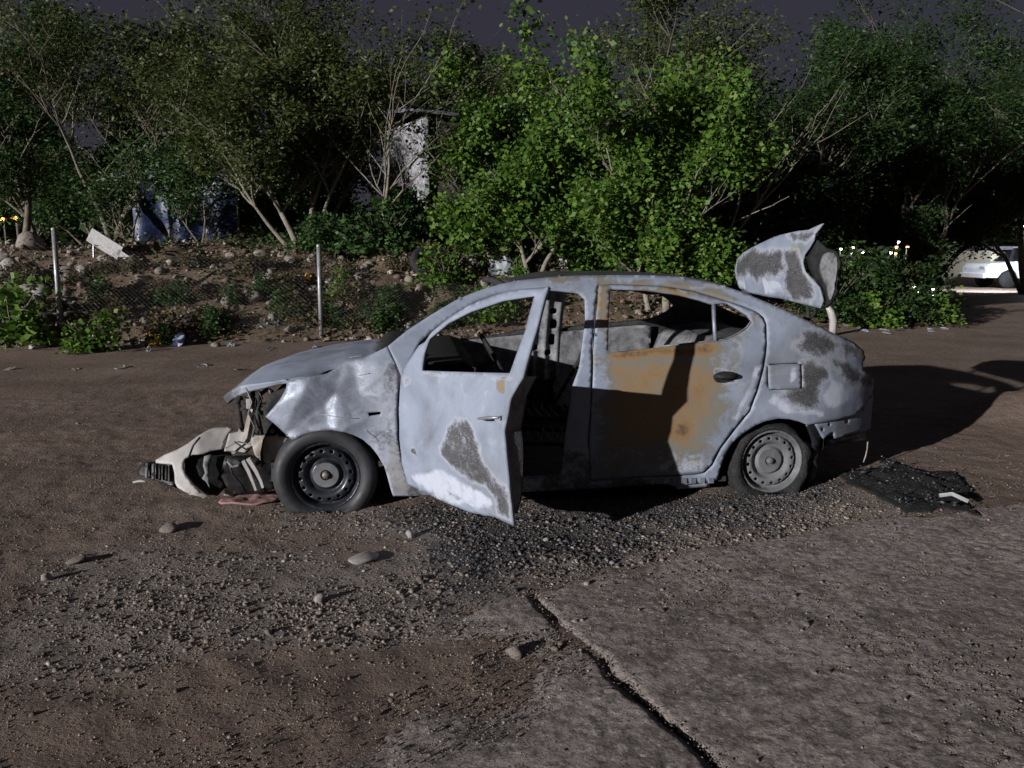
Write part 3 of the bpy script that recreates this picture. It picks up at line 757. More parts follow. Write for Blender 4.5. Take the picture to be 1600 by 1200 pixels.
# front door skin
FDOOR = [(627, 585), (622, 615), (620.5, 650), (621, 680), (627, 722), (638, 757), (660, 768), (700, 787), (732, 800), (772, 808), (801, 822), (797, 790), (793, 747), (789, 697), (787, 675), (792, 650), (797, 622), (806, 606), (816, 590), (826, 553), (842, 500), (858, 447), (847, 449), (810, 452), (772, 461), (735, 476), (702, 496), (674, 519), (664, 534), (654, 540), (643, 556)]
FWIN = [(659, 579), (662, 552), (670, 529), (700, 504), (735, 486), (785, 469), (836, 461), (821, 515), (808, 550), (796, 583), (735, 581.5)]
HOLE_H = [(751, 652), (772, 653), (773, 658), (760, 658), (752, 656)]
HOLE_L = [(779, 650), (784, 649), (784, 657), (780, 658)]
fd_stain = stains([
    (0, [(712, 656), (728, 655), (738, 668), (747, 690), (757, 728), (772, 750), (789, 755), (793, 775), (798, 815), (776, 808), (771, 780), (757, 762), (738, 754), (702, 732), (688, 710), (685, 694), (697, 684), (702, 668)], .035, .66),
    (2, [(690, 735), (735, 760), (768, 785), (768, 800), (700, 785), (655, 762), (640, 740)], .03, .9),
    (0, [(745, 690), (760, 730), (785, 750), (795, 800), (780, 800), (772, 760), (740, 720)], .012, .25),
    (0, [(700, 768), (728, 778), (724, 784), (702, 776)], .01, .42),
    (0, [(628, 588), (645, 588), (640, 600), (630, 602)], .012, .38),
    (0, [(660, 580), (800, 584), (800, 589), (660, 585)], .006, .40),
    (1, [(660, 580), (800, 584), (800, 588), (660, 584)], .006, .42),
    (0, [(640, 700), (648, 700), (650, 710), (640, 711)], .008, .6),
    (0, [(757, 608), (763, 606), (760, 622), (757, 622)], .006, .45),
    (1, [(778, 590), (790, 592), (788, 607), (780, 606)], .01, .6)], D)
def door_map(b0=0.0):
    def f(a, z):
        b = vs(HU + a, z) - HV + b0 + .004 * fbm(a * 5 + 9, z * 5, 33, 3)
        b = b + .016 * np.exp(-(((z - .30) / .10)**2 + ((a - .62) / .22)**2)) + .02 * sstep(.85, 1.0, a) * fbm(a * 7, z * 9, 35, 2) * sstep(.7, .3, z)
        return door_xyz(a, b, z)
    return f
fdoor_out = D(FDOOR)
fdoor = panel("front_door", fdoor_out, door_map(), M['paint'], car, holes=[D(FWIN), D(HOLE_H), D(HOLE_L)], step=.018, thick=.018, stain=fd_stain)
# inner panel and rim that give the door its depth
BELT = [(645, 592), (735, 588), (800, 592)]
inner_px = [(630, 590), (640, 587), (735, 587), (812, 592), (804, 606), (796, 622), (791, 650), (786, 675), (788, 697), (792, 747), (795, 785), (790, 806), (772, 803), (732, 795), (700, 783), (662, 764), (640, 752), (630, 722), (625, 680), (624, 640)]
inn = D(inner_px)
panel("inner_panel", inn, lambda a, z: door_xyz(a, vs(HU + a, z) - HV + .105 - .04 * sstep(.5, .2, z) + .01 * fbm(a * 8, z * 8, 12, 2), z), M['charin'], fdoor,
      holes=[smooth_closed([(.25, .45), (.55, .42), (.72, .5), (.68, .62), (.3, .62)], 3)], step=.03, thick=.006)
rim = []; d_in = densify(inn, .03)
V = []; Fc = []
n = len(d_in)
for j, bb in enumerate((.012, .05, .105)):
    a, z = d_in[:, 0], d_in[:, 1]
    V.append(door_xyz(a, vs(HU + a, z) - HV + bb - (.04 * sstep(.5, .2, z) if j == 2 else 0), z))
V = np.concatenate(V)
for j in range(2):
    for i in range(n): Fc.append((j * n + i, j * n + (i + 1) % n, (j + 1) * n + (i + 1) % n, (j + 1) * n + i))
mobj("edge_panel", mesh_np("edge_panel", V, Fc, False), M['innermetal'], fdoor)
a0, z0 = D1(748, 654); a1, z1 = D1(786, 654)
fr = D1(815, 588); ft = D1(857, 448)
MB().tube([tuple(door_xyz(x, float(vs(HU + x, z)) - HV + .03, z)) for x, z in ((fr[0] - .03, fr[1]), (fr[0] * .5 + ft[0] * .5 - .03, (fr[1] + ft[1]) / 2), (ft[0] - .03, ft[1] - .02))], .016, 6).build("window_frame", M['innermetal'], fdoor, True)
MB().tube([tuple(door_xyz(x, float(vs(HU + x, z)) - HV - .003, z)) for x, z in ((a0, z0), ((a0 + a1) / 2, (z0 + z1) / 2 + .004), (a1 - .03, z1))], [.006, .009, .006], 6).build("handle", M['galv'], fdoor, True)

# roof
rl = np.array(W_IN['rail']); ku = rl[:, 0]; kz = rl[:, 1]
uh0 = S1(792, 441)[0]; uh1 = S1(1112, 441)[0]
us = np.linspace(uh0, uh1, 40); ts = np.linspace(0, 1, 28)
U, T = np.meshgrid(us, ts); Zr = np.interp(U, ku, kz); v0 = vs(U, Zr) + .004
sag = .020 * np.sin(T * math.pi) - .03 * np.exp(-((U - 1.7) / .35)**2) * np.sin(T * math.pi)**2 + .004 * fbm(U * 5, T * 6, 19, 3)
RV = np.stack([U.ravel(), (v0 + (CW - 2 * v0) * T).ravel(), (Zr + sag + .001 - T**1.5 * far_drop(U, Zr)).ravel()], 1)
ii = np.arange(40 * 28).reshape(28, 40)
RF = np.stack([ii[:-1, :-1], ii[:-1, 1:], ii[1:, 1:], ii[1:, :-1]], -1).reshape(-1, 4)
ro = mobj("roof", mesh_np("roof", RV, RF, True), M['roofskin'], car)
sm = ro.modifiers.new("solid", 'SOLIDIFY'); sm.thickness = .02; sm.offset = -1
for nm, uu in (("windscreen_header", uh0 - .02), ("rear_header", uh1 + .02)):
    zz_ = float(np.interp(uu, ku, kz)); vv = float(vs(uu, zz_))
    MB().tube([(uu, vv + .02 + (CW - 2 * vv - .04) * t, zz_ + .012 * math.sin(t * math.pi) - .015) for t in np.linspace(0, 1, 9)], .022, 6).build(nm, M['charin'], car, True)

# far side of the body
far_open = [S(inflate(RWIN, 1.0))]
far_fwin_closed = [(HU + a, z) for a, z in D(FWIN)]
far_out = [p for p in body_out]
panel("far_body_side", far_out, far_map(0), M['charin'], car, holes=[S([(665, 560), (672, 528), (705, 500), (738, 480), (775, 466), (812, 459), (857, 458), (903, 463), (900, 520), (893, 552), (760, 572), (670, 580)]), S(RWIN)], step=.03, thick=.03, flip=True)
# far pillar box with lightening holes, seen through the open door
PB = [(909, 462), (934, 460), (932, 560), (940, 700), (880, 700), (895, 590), (905, 540)]
hol = [smooth_closed([(x - 2.5, y - r), (x + 2.5, y - r), (x + 2.5, y + r), (x - 2.5, y + r)], 3) for x, y, r in ((922, 530, 5), (923, 508, 3), (921, 565, 6), (917, 590, 4))]
bp = panel("far_pillar", [(1.37, 1.20), (1.60, 1.20), (1.60, .80), (1.64, .45), (1.26, .45), (1.35, .85)], lambda u, z: np.stack([u, CW - vs(u, z) - .085 + .03 * np.abs(np.sin(u * 34)), z], 1), M['innermetal'], car, holes=[smooth_closed([(x - .022, y - r), (x + .022, y - r), (x + .022, y + r), (x - .022, y + r)], 3) for x, y, r in ((1.52, .98, .018), (1.53, .88, .03), (1.53, .76, .035), (1.50, .66, .02), (1.40, .7, .02))], step=.015, thick=.01)
panel("far_door_lining", S([(660, 590), (760, 580), (890, 566), (890, 720), (660, 730)]), lambda u, z: np.stack([u, CW - vs(u, z) - .07 + .012 * fbm(u * 6, z * 6, 7, 3), z], 1), M['innermetal'], car, step=.03, thick=.006)
panel("far_rear_lining", S([(945, 562), (1110, 545), (1140, 545), (1150, 700), (945, 720)]), lambda u, z: np.stack([u, CW - vs(u, z) - .07 + .02 * fbm(u * 7, z * 7, 8, 3), z], 1), M['innermetal'], car, step=.03, thick=.006)
# cabin
uF = S1(640, 700)[0]; uR = S1(1130, 700)[0]
MB().box(((uF + uR) / 2, CW / 2, .09), (uR - uF + .1, CW - .12, .03)).build("floor_pan", M['charin'], car, False)
zc = S1(606, 541)[1]
MB().box((uF - .02, CW / 2, zc / 2 - .02), (.04, CW - .16, zc - .18)).build("firewall", M['char'], car)
def cross(name, prof, v0, v1, mat, n=24, amp=.012, seed=1, parent=None):
    V = []; Fc = []; m = len(prof)
    for k in range(n + 1):
        v = v0 + (v1 - v0) * k / n
        for j, (u, z) in enumerate(prof):
            e = amp * float(fbm(v * 6 + j * .7, j * 1.3 + seed, seed, 3)); V.append((u + e, v, z + amp * float(fbm(v * 5, j * 2.1, seed + 4, 3))))
    for k in range(n):
        for j in range(m - 1): Fc.append((k * m + j, k * m + j + 1, (k + 1) * m + j + 1, (k + 1) * m + j))
    o = mobj(name, mesh_np(name, V, Fc, True), mat, parent or car)
    s = o.modifiers.new("solid", 'SOLIDIFY'); s.thickness = .015
    return o
cross("dashboard", [(uF + .02, zc - .12), (uF + .12, zc - .10), (uF + .30, zc - .10), (uF + .38, zc - .13), (uF + .37, zc - .2), (uF + .28, zc - .32), (uF + .2, zc - .4)], .12, CW - .12, M['char'], seed=3)
cross("cowl", [(uF - .18, zc - .085), (uF - .1, zc - .06), (uF + .0, zc - .07), (uF + .06, zc - .09)], .12, CW - .12, M['char'], seed=5)
# steering wheel
sw = empty("steering_assembly", (0, 0, 0)); bpy.data.objects.remove(sw)
swc = Vector((uF + .52, .42, zc - .13)); axis = Vector((.86, 0, .5)).normalized(); e1 = Vector((0, 1, 0)); e2 = axis.cross(e1)
swo = MB().tube([swc + (e1 * math.cos(a) + e2 * math.sin(a)) * .17 for a in np.linspace(0, 2 * math.pi, 33)], .013, 8, False).build("steering_wheel", M['char'], car, True)
MB().tube([swc - axis * .30, swc - axis * .02], [.03, .022], 8).build("steering_column", M['char'], swo, True)
for a in (0, math.pi, 1.5 * math.pi):
    MB().tube([swc, swc + (e1 * math.cos(a) + e2 * math.sin(a)) * .17], .009, 6).build("spoke", M['char'], swo, True)
# burnt seat frames
def seat(v0):
    s = MB().tube([(uF + .62, v0 - .2, .2), (uF + .64, v0 - .2, .3), (uF + 1.05, v0 - .2, .27), (uF + 1.25, v0 - .2, .62), (uF + 1.27, v0 - .12, .72), (uF + 1.27, v0 + .12, .72), (uF + 1.25, v0 + .2, .62), (uF + 1.05, v0 + .2, .27), (uF + .64, v0 + .2, .3), (uF + .62, v0 + .2, .2)], .016, 7).build("seat_frame", M['char'], car, True)
    sp = MB()
    for k in range(7):
        t = k / 6; sp.tube([(uF + .68 + t * .34, v0 - .2 + j * .05, .285 + .012 * math.sin(j * 2.2 + k)) for j in range(9)], .004, 4)
    for k in range(5):
        t = .15 + k / 6; sp.tube([(uF + 1.05 + t * .2, v0 - .2 + j * .05, .27 + t * .36 + .01 * math.sin(j * 2 + k)) for j in range(9)], .004, 4)
    sp.build("seat_spring", M['innermetal'], s, True)["kind"] = "stuff"
seat(.45); seat(1.2)
cross("rear_seat_back", [(uR - .35, .22), (uR - .10, .25), (uR - .02, .5), (uR + .10, .80), (uR + .16, .86)], .16, CW - .16, M['innermetal'], amp=.03, seed=8)
cross("parcel_shelf", [(uR + .16, .86), (uR + .4, .90), (uR + .55, .88)], .2, CW - .2, M['charin'], amp=.02, seed=9)
cross("boot_floor", [(uR + .1, .26), (uR + .5, .26), (uR + .78, .3), (uR + .80, .5)], .3, CW - .3, M['char'], amp=.02, seed=10)
# wheel housings
FW = Pv(508, 745, .045); RW = Pv(1207, 722, .03)
for nm, c in (("front_wheel_housing", FW), ("rear_wheel_housing", RW)):
    for s_v, t_v in ((.03, .34), (CW - .34, CW - .03)):
        h = MB(); pr = []
        for a in np.linspace(-.15, math.pi + .15, 15): pr.append((c[0] + .345 * math.cos(a), c[2] + .10 + .33 * math.sin(a)))
        V = [(u, v, z) for v in (s_v + (.05 if s_v < .5 else 0), t_v) for u, z in pr]; n = len(pr)
        Fc = [(i, i + 1, n + i + 1, n + i) for i in range(n - 1)] + [tuple(range(n, 2 * n)) if s_v < .5 else tuple(range(n))]
        mobj("wheel_housing", mesh_np("wheel_housing", V, Fc, False), M['char'], car)

# wheels
RP = np.array([(0, .040), (.028, .040), (.030, .034), (.074, .034), (.082, .048), (.092, .056), (.102, .046), (.114, .030), (.130, .026), (.150, .030), (.158, .052), (.164, .062), (.168, .052), (.173, .020), (.178, .008), (.186, .002), (.191, .006)])
def wheel(name, c, tyre_mat, rim_mat, hub_mat, tilt, burnt, lab):
    rt = bpy.data.objects.new(name, None); link(rt, car); rt.location = c; rt.rotation_euler = tilt; rt.empty_display_size = .1
    out = [(.191 * math.cos(a), .191 * math.sin(a)) for a in np.linspace(0, 2 * math.pi, 72)[:-1]]
    hol = []
    for k in range(16):
        a = 2 * math.pi * (k + .3) / 16
        hol.append([(.138 * math.cos(a) + .0105 * math.cos(b), .138 * math.sin(a) + .0105 * math.sin(b)) for b in np.linspace(0, 2 * math.pi, 10)[:-1]])
    for k in range(4):
        a = 2 * math.pi * (k + .4) / 4
        hol.append([(.05 * math.cos(a) + .007 * math.cos(b), .05 * math.sin(a) + .007 * math.sin(b)) for b in np.linspace(0, 2 * math.pi, 8)[:-1]])
    rim = panel("rim", out, lambda x, z: np.stack([x, np.interp(np.hypot(x, z), RP[:, 0], RP[:, 1]), z], 1), rim_mat, rt, holes=hol, step=.0085, thick=.004)
    hubo = MB().lathe([(0, -.004), (.016, -.004), (.02, .004), (.022, .03)], (0, .02, 0), 'y', 16).build("hub_cap", hub_mat, rim, True)
    MB().lathe([(.07, .0335), (.03, .0325)], (0, 0, 0), 'y', 24).build("hub_face", M['rimash'] if not burnt else rim_mat, rim, True)
    MB().lathe([(.185, .012), (.17, .06), (.165, .15), (.185, .17)], (0, 0, 0), 'y', 40).build("barrel", M['char'], rt, True)
    MB().lathe([(.16, .09), (.0, .09)], (0, 0, 0), 'y', 40).build("brake_drum", M['char'], rt, True)
    n = 72; prof = []
    if not burnt: pr = [(.188, .010), (.196, -.004), (.212, -.018), (.236, -.024), (.258, -.016), (.274, .002), (.283, .025), (.286, .06), (.286, .12), (.28, .15), (.25, .18), (.19, .17)]
    else: pr = [(.186, .02), (.194, .006), (.208, -.006), (.222, -.004), (.236, .008), (.244, .03), (.246, .07), (.246, .12), (.235, .16), (.19, .17)]
    V = []; m = len(pr)
    rg = np.random.default_rng(3)
    for k in range(n):
        a = 2 * math.pi * k / n
        for j, (r, h) in enumerate(pr):
            if burnt:
                lo = .5 - .5 * math.sin(a)
                nz = float(fbm(math.cos(a) * 2.5 + 5, math.sin(a) * 2.5 + j * .35, 44, 3))
                r = .188 + (r - .188) * (.75 + .75 * lo + .5 * nz); h = h - .035 * lo * max(0, nz + .35)
            x, z = r * math.cos(a), r * math.sin(a)
            floor = -c[2] + .004
            if z < floor + .03:
                sq = max(0, floor + .03 - z); z = max(z, floor) if z < floor else z
                if j < 8: h -= .28 * sq
                x *= 1 + .35 * sq
            V.append((x, h, z))
    Fc = []
    for k in range(n):
        k2 = (k + 1) % n
        for i in range(m - 1): Fc.append((k * m + i, k * m + i + 1, k2 * m + i + 1, k2 * m + i))
    mobj("tyre", mesh_np("tyre", V, Fc, True), tyre_mat, rt)
    if lab: rt["label"] = lab
    return rt
wheel("wheel", (FW[0], .045, FW[2]), M['tyre'], M['rimblack'], M['hubrust'], (0, 0, 0), False, "front wheel with black steel rim and flat tyre")
wheel("wheel", (RW[0], .03, RW[2]), M['tyreash'], M['rimash'], M['rimash'], (0, 0, 0), True, "ash grey rear wheel with its tyre burnt away")
for c in (FW, RW):
    far = MB().lathe([(.03, 0), (.17, .0), (.19, -.03), (.28, -.02), (.285, -.12), (.19, -.16)], (c[0], CW - .03, c[2]), 'y', 32).build("wheel", M['tyreash'], car, True)

# mud-flap like panel and bumper remains behind the rear wheel
panel("arch_liner", S([(1262, 664), (1280, 664), (1284, 690), (1282, 735), (1268, 762), (1258, 768), (1272, 730), (1272, 690)]), near_map(.02), M['rimblack'], car, step=.03, thick=.01)
BUMP = [(1275, 663), (1305, 658), (1335, 651), (1352, 636), (1366, 609), (1366, 622), (1364, 650), (1362, 671), (1335, 678), (1306, 686), (1304, 675), (1288, 687)]
bh = [smooth_closed([(x - 1.6, y - 1.6), (x + 1.6, y - 1.6), (x + 1.6, y + 1.6), (x - 1.6, y + 1.6)], 2) for x, y in ((1287, 672), (1298, 664), (1326, 659), (1350, 640), (1362, 620))]
panel("bumper_remnant", S(BUMP), near_map(.012), M['paint'], car, holes=[S(h) for h in bh], step=.016, thick=.008, stain=stains([], base=(.08, 0, .35, 0)))
panel("bumper_reinforcement", S([(1300, 686), (1360, 673), (1361, 690), (1330, 694), (1297, 700)]), near_map(.05), M['rimblack'], car, step=.03, thick=.02)
strip("hanging_wire", [nv(1361, 690, .03), nv(1360, 705, .03), nv(1356, 715, .02), nv(1353, 724, .02)], .004, M['beige'], car)
# tail panel across the back
uT = S1(1352, 600)[0]
cross("tail_panel", [(uT - .18, .84), (uT - .12, .80), (uT - .09, .62), (uT - .08, .42), (uT - .1, .28)], .34, CW - .34, M['char'], amp=.02, seed=12)

# bonnet
uN = -.69; 
def hood_edge(t):                                            # front edge in plan, t across the car 0..1
    return -.22 - .46 * (1 - abs(2 * t - 1)**2.2)
HN, HM = 46, 40
V = []
ub = S1(600, 541)[0]; zb = S1(585, 548)[1]
za = S1(447, 596)[1]
for j in range(HM + 1):
    t = j / HM; v = .125 + (CW - .25) * t; uf = hood_edge(t); cr = 1 - (2 * t - 1)**2
    for i in range(HN + 1):
        lip = max(0, 4 - i); s = max(0, i - 4) / (HN - 4); u = uf + (ub - uf) * s + .006 * lip
        zl = np.interp(u, [-.72, -.67, -.60, -.50, -.30, -.10, .10, ub], [.45, .53, .585, .63, .70, .742, .772, .785])
        z = zl + .045 * cr * sstep(-.70, -.4, u) + .012 * float(fbm(u * 3.5, v * 3.5, 23, 3))
        z -= .016 * lip * cr**.5
        z -= .035 * math.exp(-((t - .05) / .09)**2) * math.exp(-((u - .05) / .12)**2)
        V.append((u, v, z))
Fc = np.array([(j * (HN + 1) + i, j * (HN + 1) + i + 1, (j + 1) * (HN + 1) + i + 1, (j + 1) * (HN + 1) + i) for j in range(HM) for i in range(HN)])
me = mesh_np("bonnet", V, Fc, True)
VA = np.array(V); Sx = np.zeros((len(V), 4), np.float32)
Sx[:, 0] = np.maximum(sstep(-.40, -.60, VA[:, 0]) * .62, sstep(ub - .16, ub - .02, VA[:, 0]) * .7); Sx[:, 2] = .25; Sx[:, 3] = .1
a = me.color_attributes.new("stain", 'FLOAT_COLOR', 'POINT'); a.data.foreach_set("color", Sx.ravel())
ho = mobj("bonnet", me, M['paint'], car); s = ho.modifiers.new("solid", 'SOLIDIFY'); s.thickness = .014; s.offset = -1
# engine bay
def lump(name, c, d, mat, seed, parent=None, cuts=3, amp=.25):
    bm = bmesh.new(); bmesh.ops.create_cube(bm, size=1); bmesh.ops.subdivide_edges(bm, edges=bm.edges[:], cuts=cuts, use_grid_fill=True)
    for v in bm.verts:
        q = v.co * 4; k = 1 + amp * float(fbm(q.x + q.z * 1.7 + seed, q.y - q.z * .9, seed, 3)); v.co = Vector((v.co.x * d[0] * k, v.co.y * d[1] * k, v.co.z * d[2] * k)) + Vector(c)
    me = bpy.data.meshes.new(name); bm.to_mesh(me); bm.free(); return mobj(name, me, mat, car if parent == 'car' else parent)
lump("engine_block", (-.02, .85, .40), (.55, .8, .42), M['char'], 4, 'car')
lump("battery_tray", (.12, .40, .48), (.28, .3, .25), M['char'], 6, 'car')
lump("gearbox", (-.15, .42, .30), (.34, .3, .3), M['charin'], 9, 'car')
MB().box((-.33, CW / 2, .40), (.05, CW - .5, .34)).build("radiator", M['char'], car, False, .01)
q0 = Pv(384, 690, .42); q1 = Pv(392, 650, .42); q2 = Pv(388, 618, .42)
MB().tube([q0, q1, (q2 + q1) / 2 + np.array([.02, 0, 0]), q2], [.026, .022, .02, .024], 6).build("lamp_support", M['beige'], car)
MB().box(tuple(Pv(390, 630, .40)), (.03, .05, .06)).build("bracket", M['litter'], car, False, .005)
MB().tube([Pv(378, 622, .6), Pv(392, 630, .5), Pv(404, 618, .4), Pv(418, 608, .35), Pv(425, 612, .3)], .012, 6).build("hose", M['char'], car, True)
# crash beam stub in front of the front wheel
CB = [(393, 684), (412, 680), (440, 680), (452, 688), (442, 700), (432, 716), (414, 722), (400, 712), (396, 700)]
def planemap(v, tilt=0.0, amp=.015, seed=2, zc=.25):
    def f(u, z): return np.stack([u, v + tilt * (z - zc) + amp * fbm(u * 9, z * 9, seed, 3), z], 1)
    return f
def PP(pts, v): return [(lambda q: (q[0], q[2]))(Pv(x, y, v)) for x, y in pts]
panel("crash_beam", PP(smooth_closed(CB, 2), .16), planemap(.16, -.1, .03, 3), M['beige'], car, step=.012, thick=.03)
MB().lathe([(.004, 0), (.011, 0), (.012, .006), (.004, .006)], tuple(Pv(425, 674, .14)), 'y', 12).build("tow_ring", M['beige'], car)
panel("inner_wing", PP([(420, 616), (470, 596), (540, 572), (606, 550), (620, 600), (610, 690), (490, 700), (440, 712), (412, 690), (412, 645)], .22), planemap(.22, 0, .02, 4), M['char'], car, step=.03, thick=.01)
for (pts, w_) in (([(380, 720), (388, 735), (396, 755), (400, 766)], .014), ([(388, 716), (400, 735), (408, 752), (411, 762)], .016)):
    q = [Pv(x, y, .15) for x, y in pts]; MB().tube(q, [w_, w_ * .9, w_ * .7, w_ * .6], 4).build("bumper_stay", M['bwhite'], car)
MB().tube([Pv(375, 722, .14), Pv(372, 728, .14), Pv(362, 729, .14), Pv(355, 720, .14)], .008, 6).build("cable", M['innermetal'], car, True)
panel("splash_shield", PP([(352, 712), (395, 712), (430, 720), (428, 765), (400, 775), (360, 772), (345, 745)], .30), planemap(.30, 0, .05, 6), M['blackpl'], car, step=.03, thick=.01)

# boot lid standing open
LID = [(1150, 449), (1147, 422), (1151, 405), (1160, 395), (1178, 386), (1198, 377), (1222, 367), (1246, 361), (1260, 359), (1271, 352), (1277, 349), (1273, 357), (1268, 366), (1267, 376), (1262, 388), (1257, 398), (1257, 410), (1261, 424), (1269, 437), (1275, 450), (1276, 470), (1272, 482), (1250, 475), (1225, 467), (1200, 463), (1165, 456)]
vn_, vf_ = .20, 1.42
qa = Pv(1272, 470, vn_); qb = Pv(1148, 440, vf_)
LA = qa[:2]; LB = qb[:2]; LL = np.hypot(*(LB - LA)); LD = (LB - LA) / LL; LN = np.array([-LD[1], LD[0]])    # plane of the lid
def lid_uv(px, py):
    o, d = ray_car(px, py); t = ((LA - o[:2]) @ LN) / (d[:2] @ LN); p = o + d * t; return ((p[:2] - LA) @ LD, p[2])
def lid_map(off):
    def f(s, z):
        s_ = s / LL
        b = off + .05 * (2 * s_ - 1)**2 - .02 + .12 * np.clip(z - 1.42, 0, 1)**1.3 - .03 * np.exp(-((z - 1.28) / .12)**2) + .012 * fbm(s * 4, z * 5, 29, 3)
        b = b + .10 * np.clip(1.18 - z, 0, 1) + .03 * crumple(s * .8 - .2, z - .7)
        if LN[0] < 0: b = -b
        P = LA[None] + LD[None] * s[:, None] + LN[None] * b[:, None]
        return np.stack([P[:, 0], P[:, 1], z], 1)
    return f
lid_out = [lid_uv(*p) for p in LID]
lid = panel("boot_lid", lid_out, lid_map(0), M['paint'], car, step=.022, thick=.012, flip=True,
            stain=stains([(0, [(1152, 404), (1180, 388), (1200, 392), (1228, 394), (1232, 420), (1222, 436), (1205, 428), (1192, 440), (1178, 426), (1160, 432), (1150, 425)], .07, .8),
                          (0, [(1228, 394), (1246, 392), (1256, 415), (1270, 448), (1262, 470), (1240, 468), (1232, 445), (1240, 420)], .06, .8),
                          (0, [(1226, 368), (1262, 360), (1282, 345), (1266, 368), (1258, 380), (1238, 376)], .03, .62),
                          (1, [(1240, 384), (1256, 386), (1252, 398), (1236, 396)], .02, .55),
                          (2, [(1152, 436), (1168, 432), (1168, 454), (1152, 450)], .03, .9), (2, [(1200, 434), (1228, 440), (1232, 458), (1200, 458)], .03, .95)],
                         lambda pts: [lid_uv(*p) for p in pts]))
LIN = [(1262, 372), (1276, 388), (1288, 394), (1294, 410), (1294, 436), (1288, 458), (1279, 472), (1272, 481), (1274, 452), (1262, 425), (1255, 405)]
def lid_in(px, py): return lid_uv(px, py)
panel("inner_lid", [lid_uv(*p) for p in LIN], lid_map(.05), M['char'], lid, step=.03, thick=.02)
panel("lid_flange", [lid_uv(*p) for p in smooth_closed([(1276, 398), (1288, 396), (1294, 412), (1293, 438), (1286, 460), (1279, 470), (1280, 450), (1275, 425)], 2)], lid_map(.028), M['innermetal'], lid, step=.02, thick=.008)
hz0 = Pv(1272, 478, .3); hz1 = Pv(1262, 500, .35)
MB().tube([hz0, (hz0 + hz1) / 2 + np.array([.03, 0, 0]), hz1], .012, 6).build("lid_hinge", M['char'], lid, True)
car_ids = None

# ------------------------------------------------------------------ torn-off bumper and bits in front
bumper = tag(empty("torn_bumper", (CO[0], CO[1], 0), YAW), "torn-off white front bumper lying on the dirt ahead of the front wheel", "bumper")
def BP(pts, v=.30): return PP(pts, v)
def bmap(v, off=0.0):
    def f(u, z): return np.stack([u, v + off + .55 * (z - .1) + .25 * np.clip(-.75 - u, 0, 1) + .012 * fbm(u * 7, z * 7, 9, 3) + .03 * np.sin(u * 9), z], 1)
    return f
def Z1(x, y): return (190 + x / 5.714, 580 + y / 5.714)
shell = [Z1(*p) for p in ((245, 840), (330, 790), (450, 740), (540, 690), (620, 630), (710, 580), (760, 565), (860, 565), (930, 580), (890, 620), (865, 690), (860, 740), (760, 750), (700, 770), (600, 775), (530, 810), (520, 870), (560, 940), (640, 1010), (720, 1070), (800, 1100), (760, 1110), (640, 1085), (560, 1060), (500, 1035), (470, 1000), (450, 920), (420, 860), (340, 862), (250, 862))]
panel("shell", BP(shell), bmap(.30), M['bwhite'], bumper, step=.012, thick=.012)
panel("corner_block", BP([Z1(*p) for p in ((895, 620), (1060, 590), (1150, 610), (1160, 700), (1110, 720), (1060, 770), (870, 755), (885, 690))], .26), bmap(.26), M['bwhite'], bumper, step=.012, thick=.03)
panel("fog_lamp_recess", BP([Z1(*p) for p in ((520, 800), (700, 765), (860, 735), (940, 790), (980, 900), (960, 1000), (860, 1110), (760, 1090), (640, 1010), (550, 930))], .34), bmap(.36), M['blackpl'], bumper, step=.025, thick=.02)
panel("recess_rib", BP([Z1(*p) for p in ((705, 790), (770, 775), (765, 880), (775, 950), (790, 1040), (755, 990), (715, 960), (735, 920), (705, 860))], .31), bmap(.31), M['innermetal'], bumper, step=.02, thick=.01)
panel("grille", BP([Z1(*p) for p in ((60, 950), (100, 900), (140, 870), (250, 855), (420, 860), (450, 920), (475, 1010), (460, 1035), (340, 1020), (250, 1000), (180, 990), (80, 985))], .34), bmap(.345), M['blackpl'], bumper, step=.02, thick=.05)
for k, xx in enumerate((160, 230, 300, 370)):
    panel("grille_slat", BP([Z1(*p) for p in ((xx - 16, 875), (xx + 8, 872), (xx + 26, 990), (xx + 4, 990))], .32), bmap(.315), M['rimash'] if k < 2 else M['blackpl'], bumper, step=.02, thick=.01)
panel("lower_lip", BP([Z1(*p) for p in ((50, 1025), (120, 1000), (190, 1000), (185, 1012), (110, 1022), (60, 1035))], .33), bmap(.30), M['litter'], bumper, step=.02, thick=.01)
for pts in (((930, 790), (940, 840), (990, 855), (1050, 840), (1095, 780)), ((950, 800), (990, 920), (1060, 1000), (1110, 1080)), ((700, 590), (640, 660), (600, 770))):
    MB().tube([Pv(*Z1(*p), .24) for p in pts], .006, 5).build("harness", M['blackpl'], bumper, True)
x, y = gp(392, 786); zg = float(ground_z(x, y))
clx = smooth_closed([gp(*p) for p in ((342, 789), (365, 781), (395, 777), (432, 778), (436, 786), (405, 792), (370, 793))], 3)
tag(panel("cloth_rag", clx, lambda X, Y: np.stack([X, Y, ground_z(X, Y) + .02 + .018 * fbm(X * 14, Y * 14, 3, 3)], 1), simple('pink_cloth', (.20, .115, .11), (.33, .20, .195), 18, .85, .4, .006), None, step=.015, thick=.01),
    "dull pink rag flat on the dirt under the torn bumper", "cloth")
tag(lump("melted_lump", (gp(366, 772)[0], gp(366, 772)[1], .03), (.10, .06, .06), M['beige'], 3, None), "small pinkish melted plastic lump beside the pink rag", "debris").parent = None

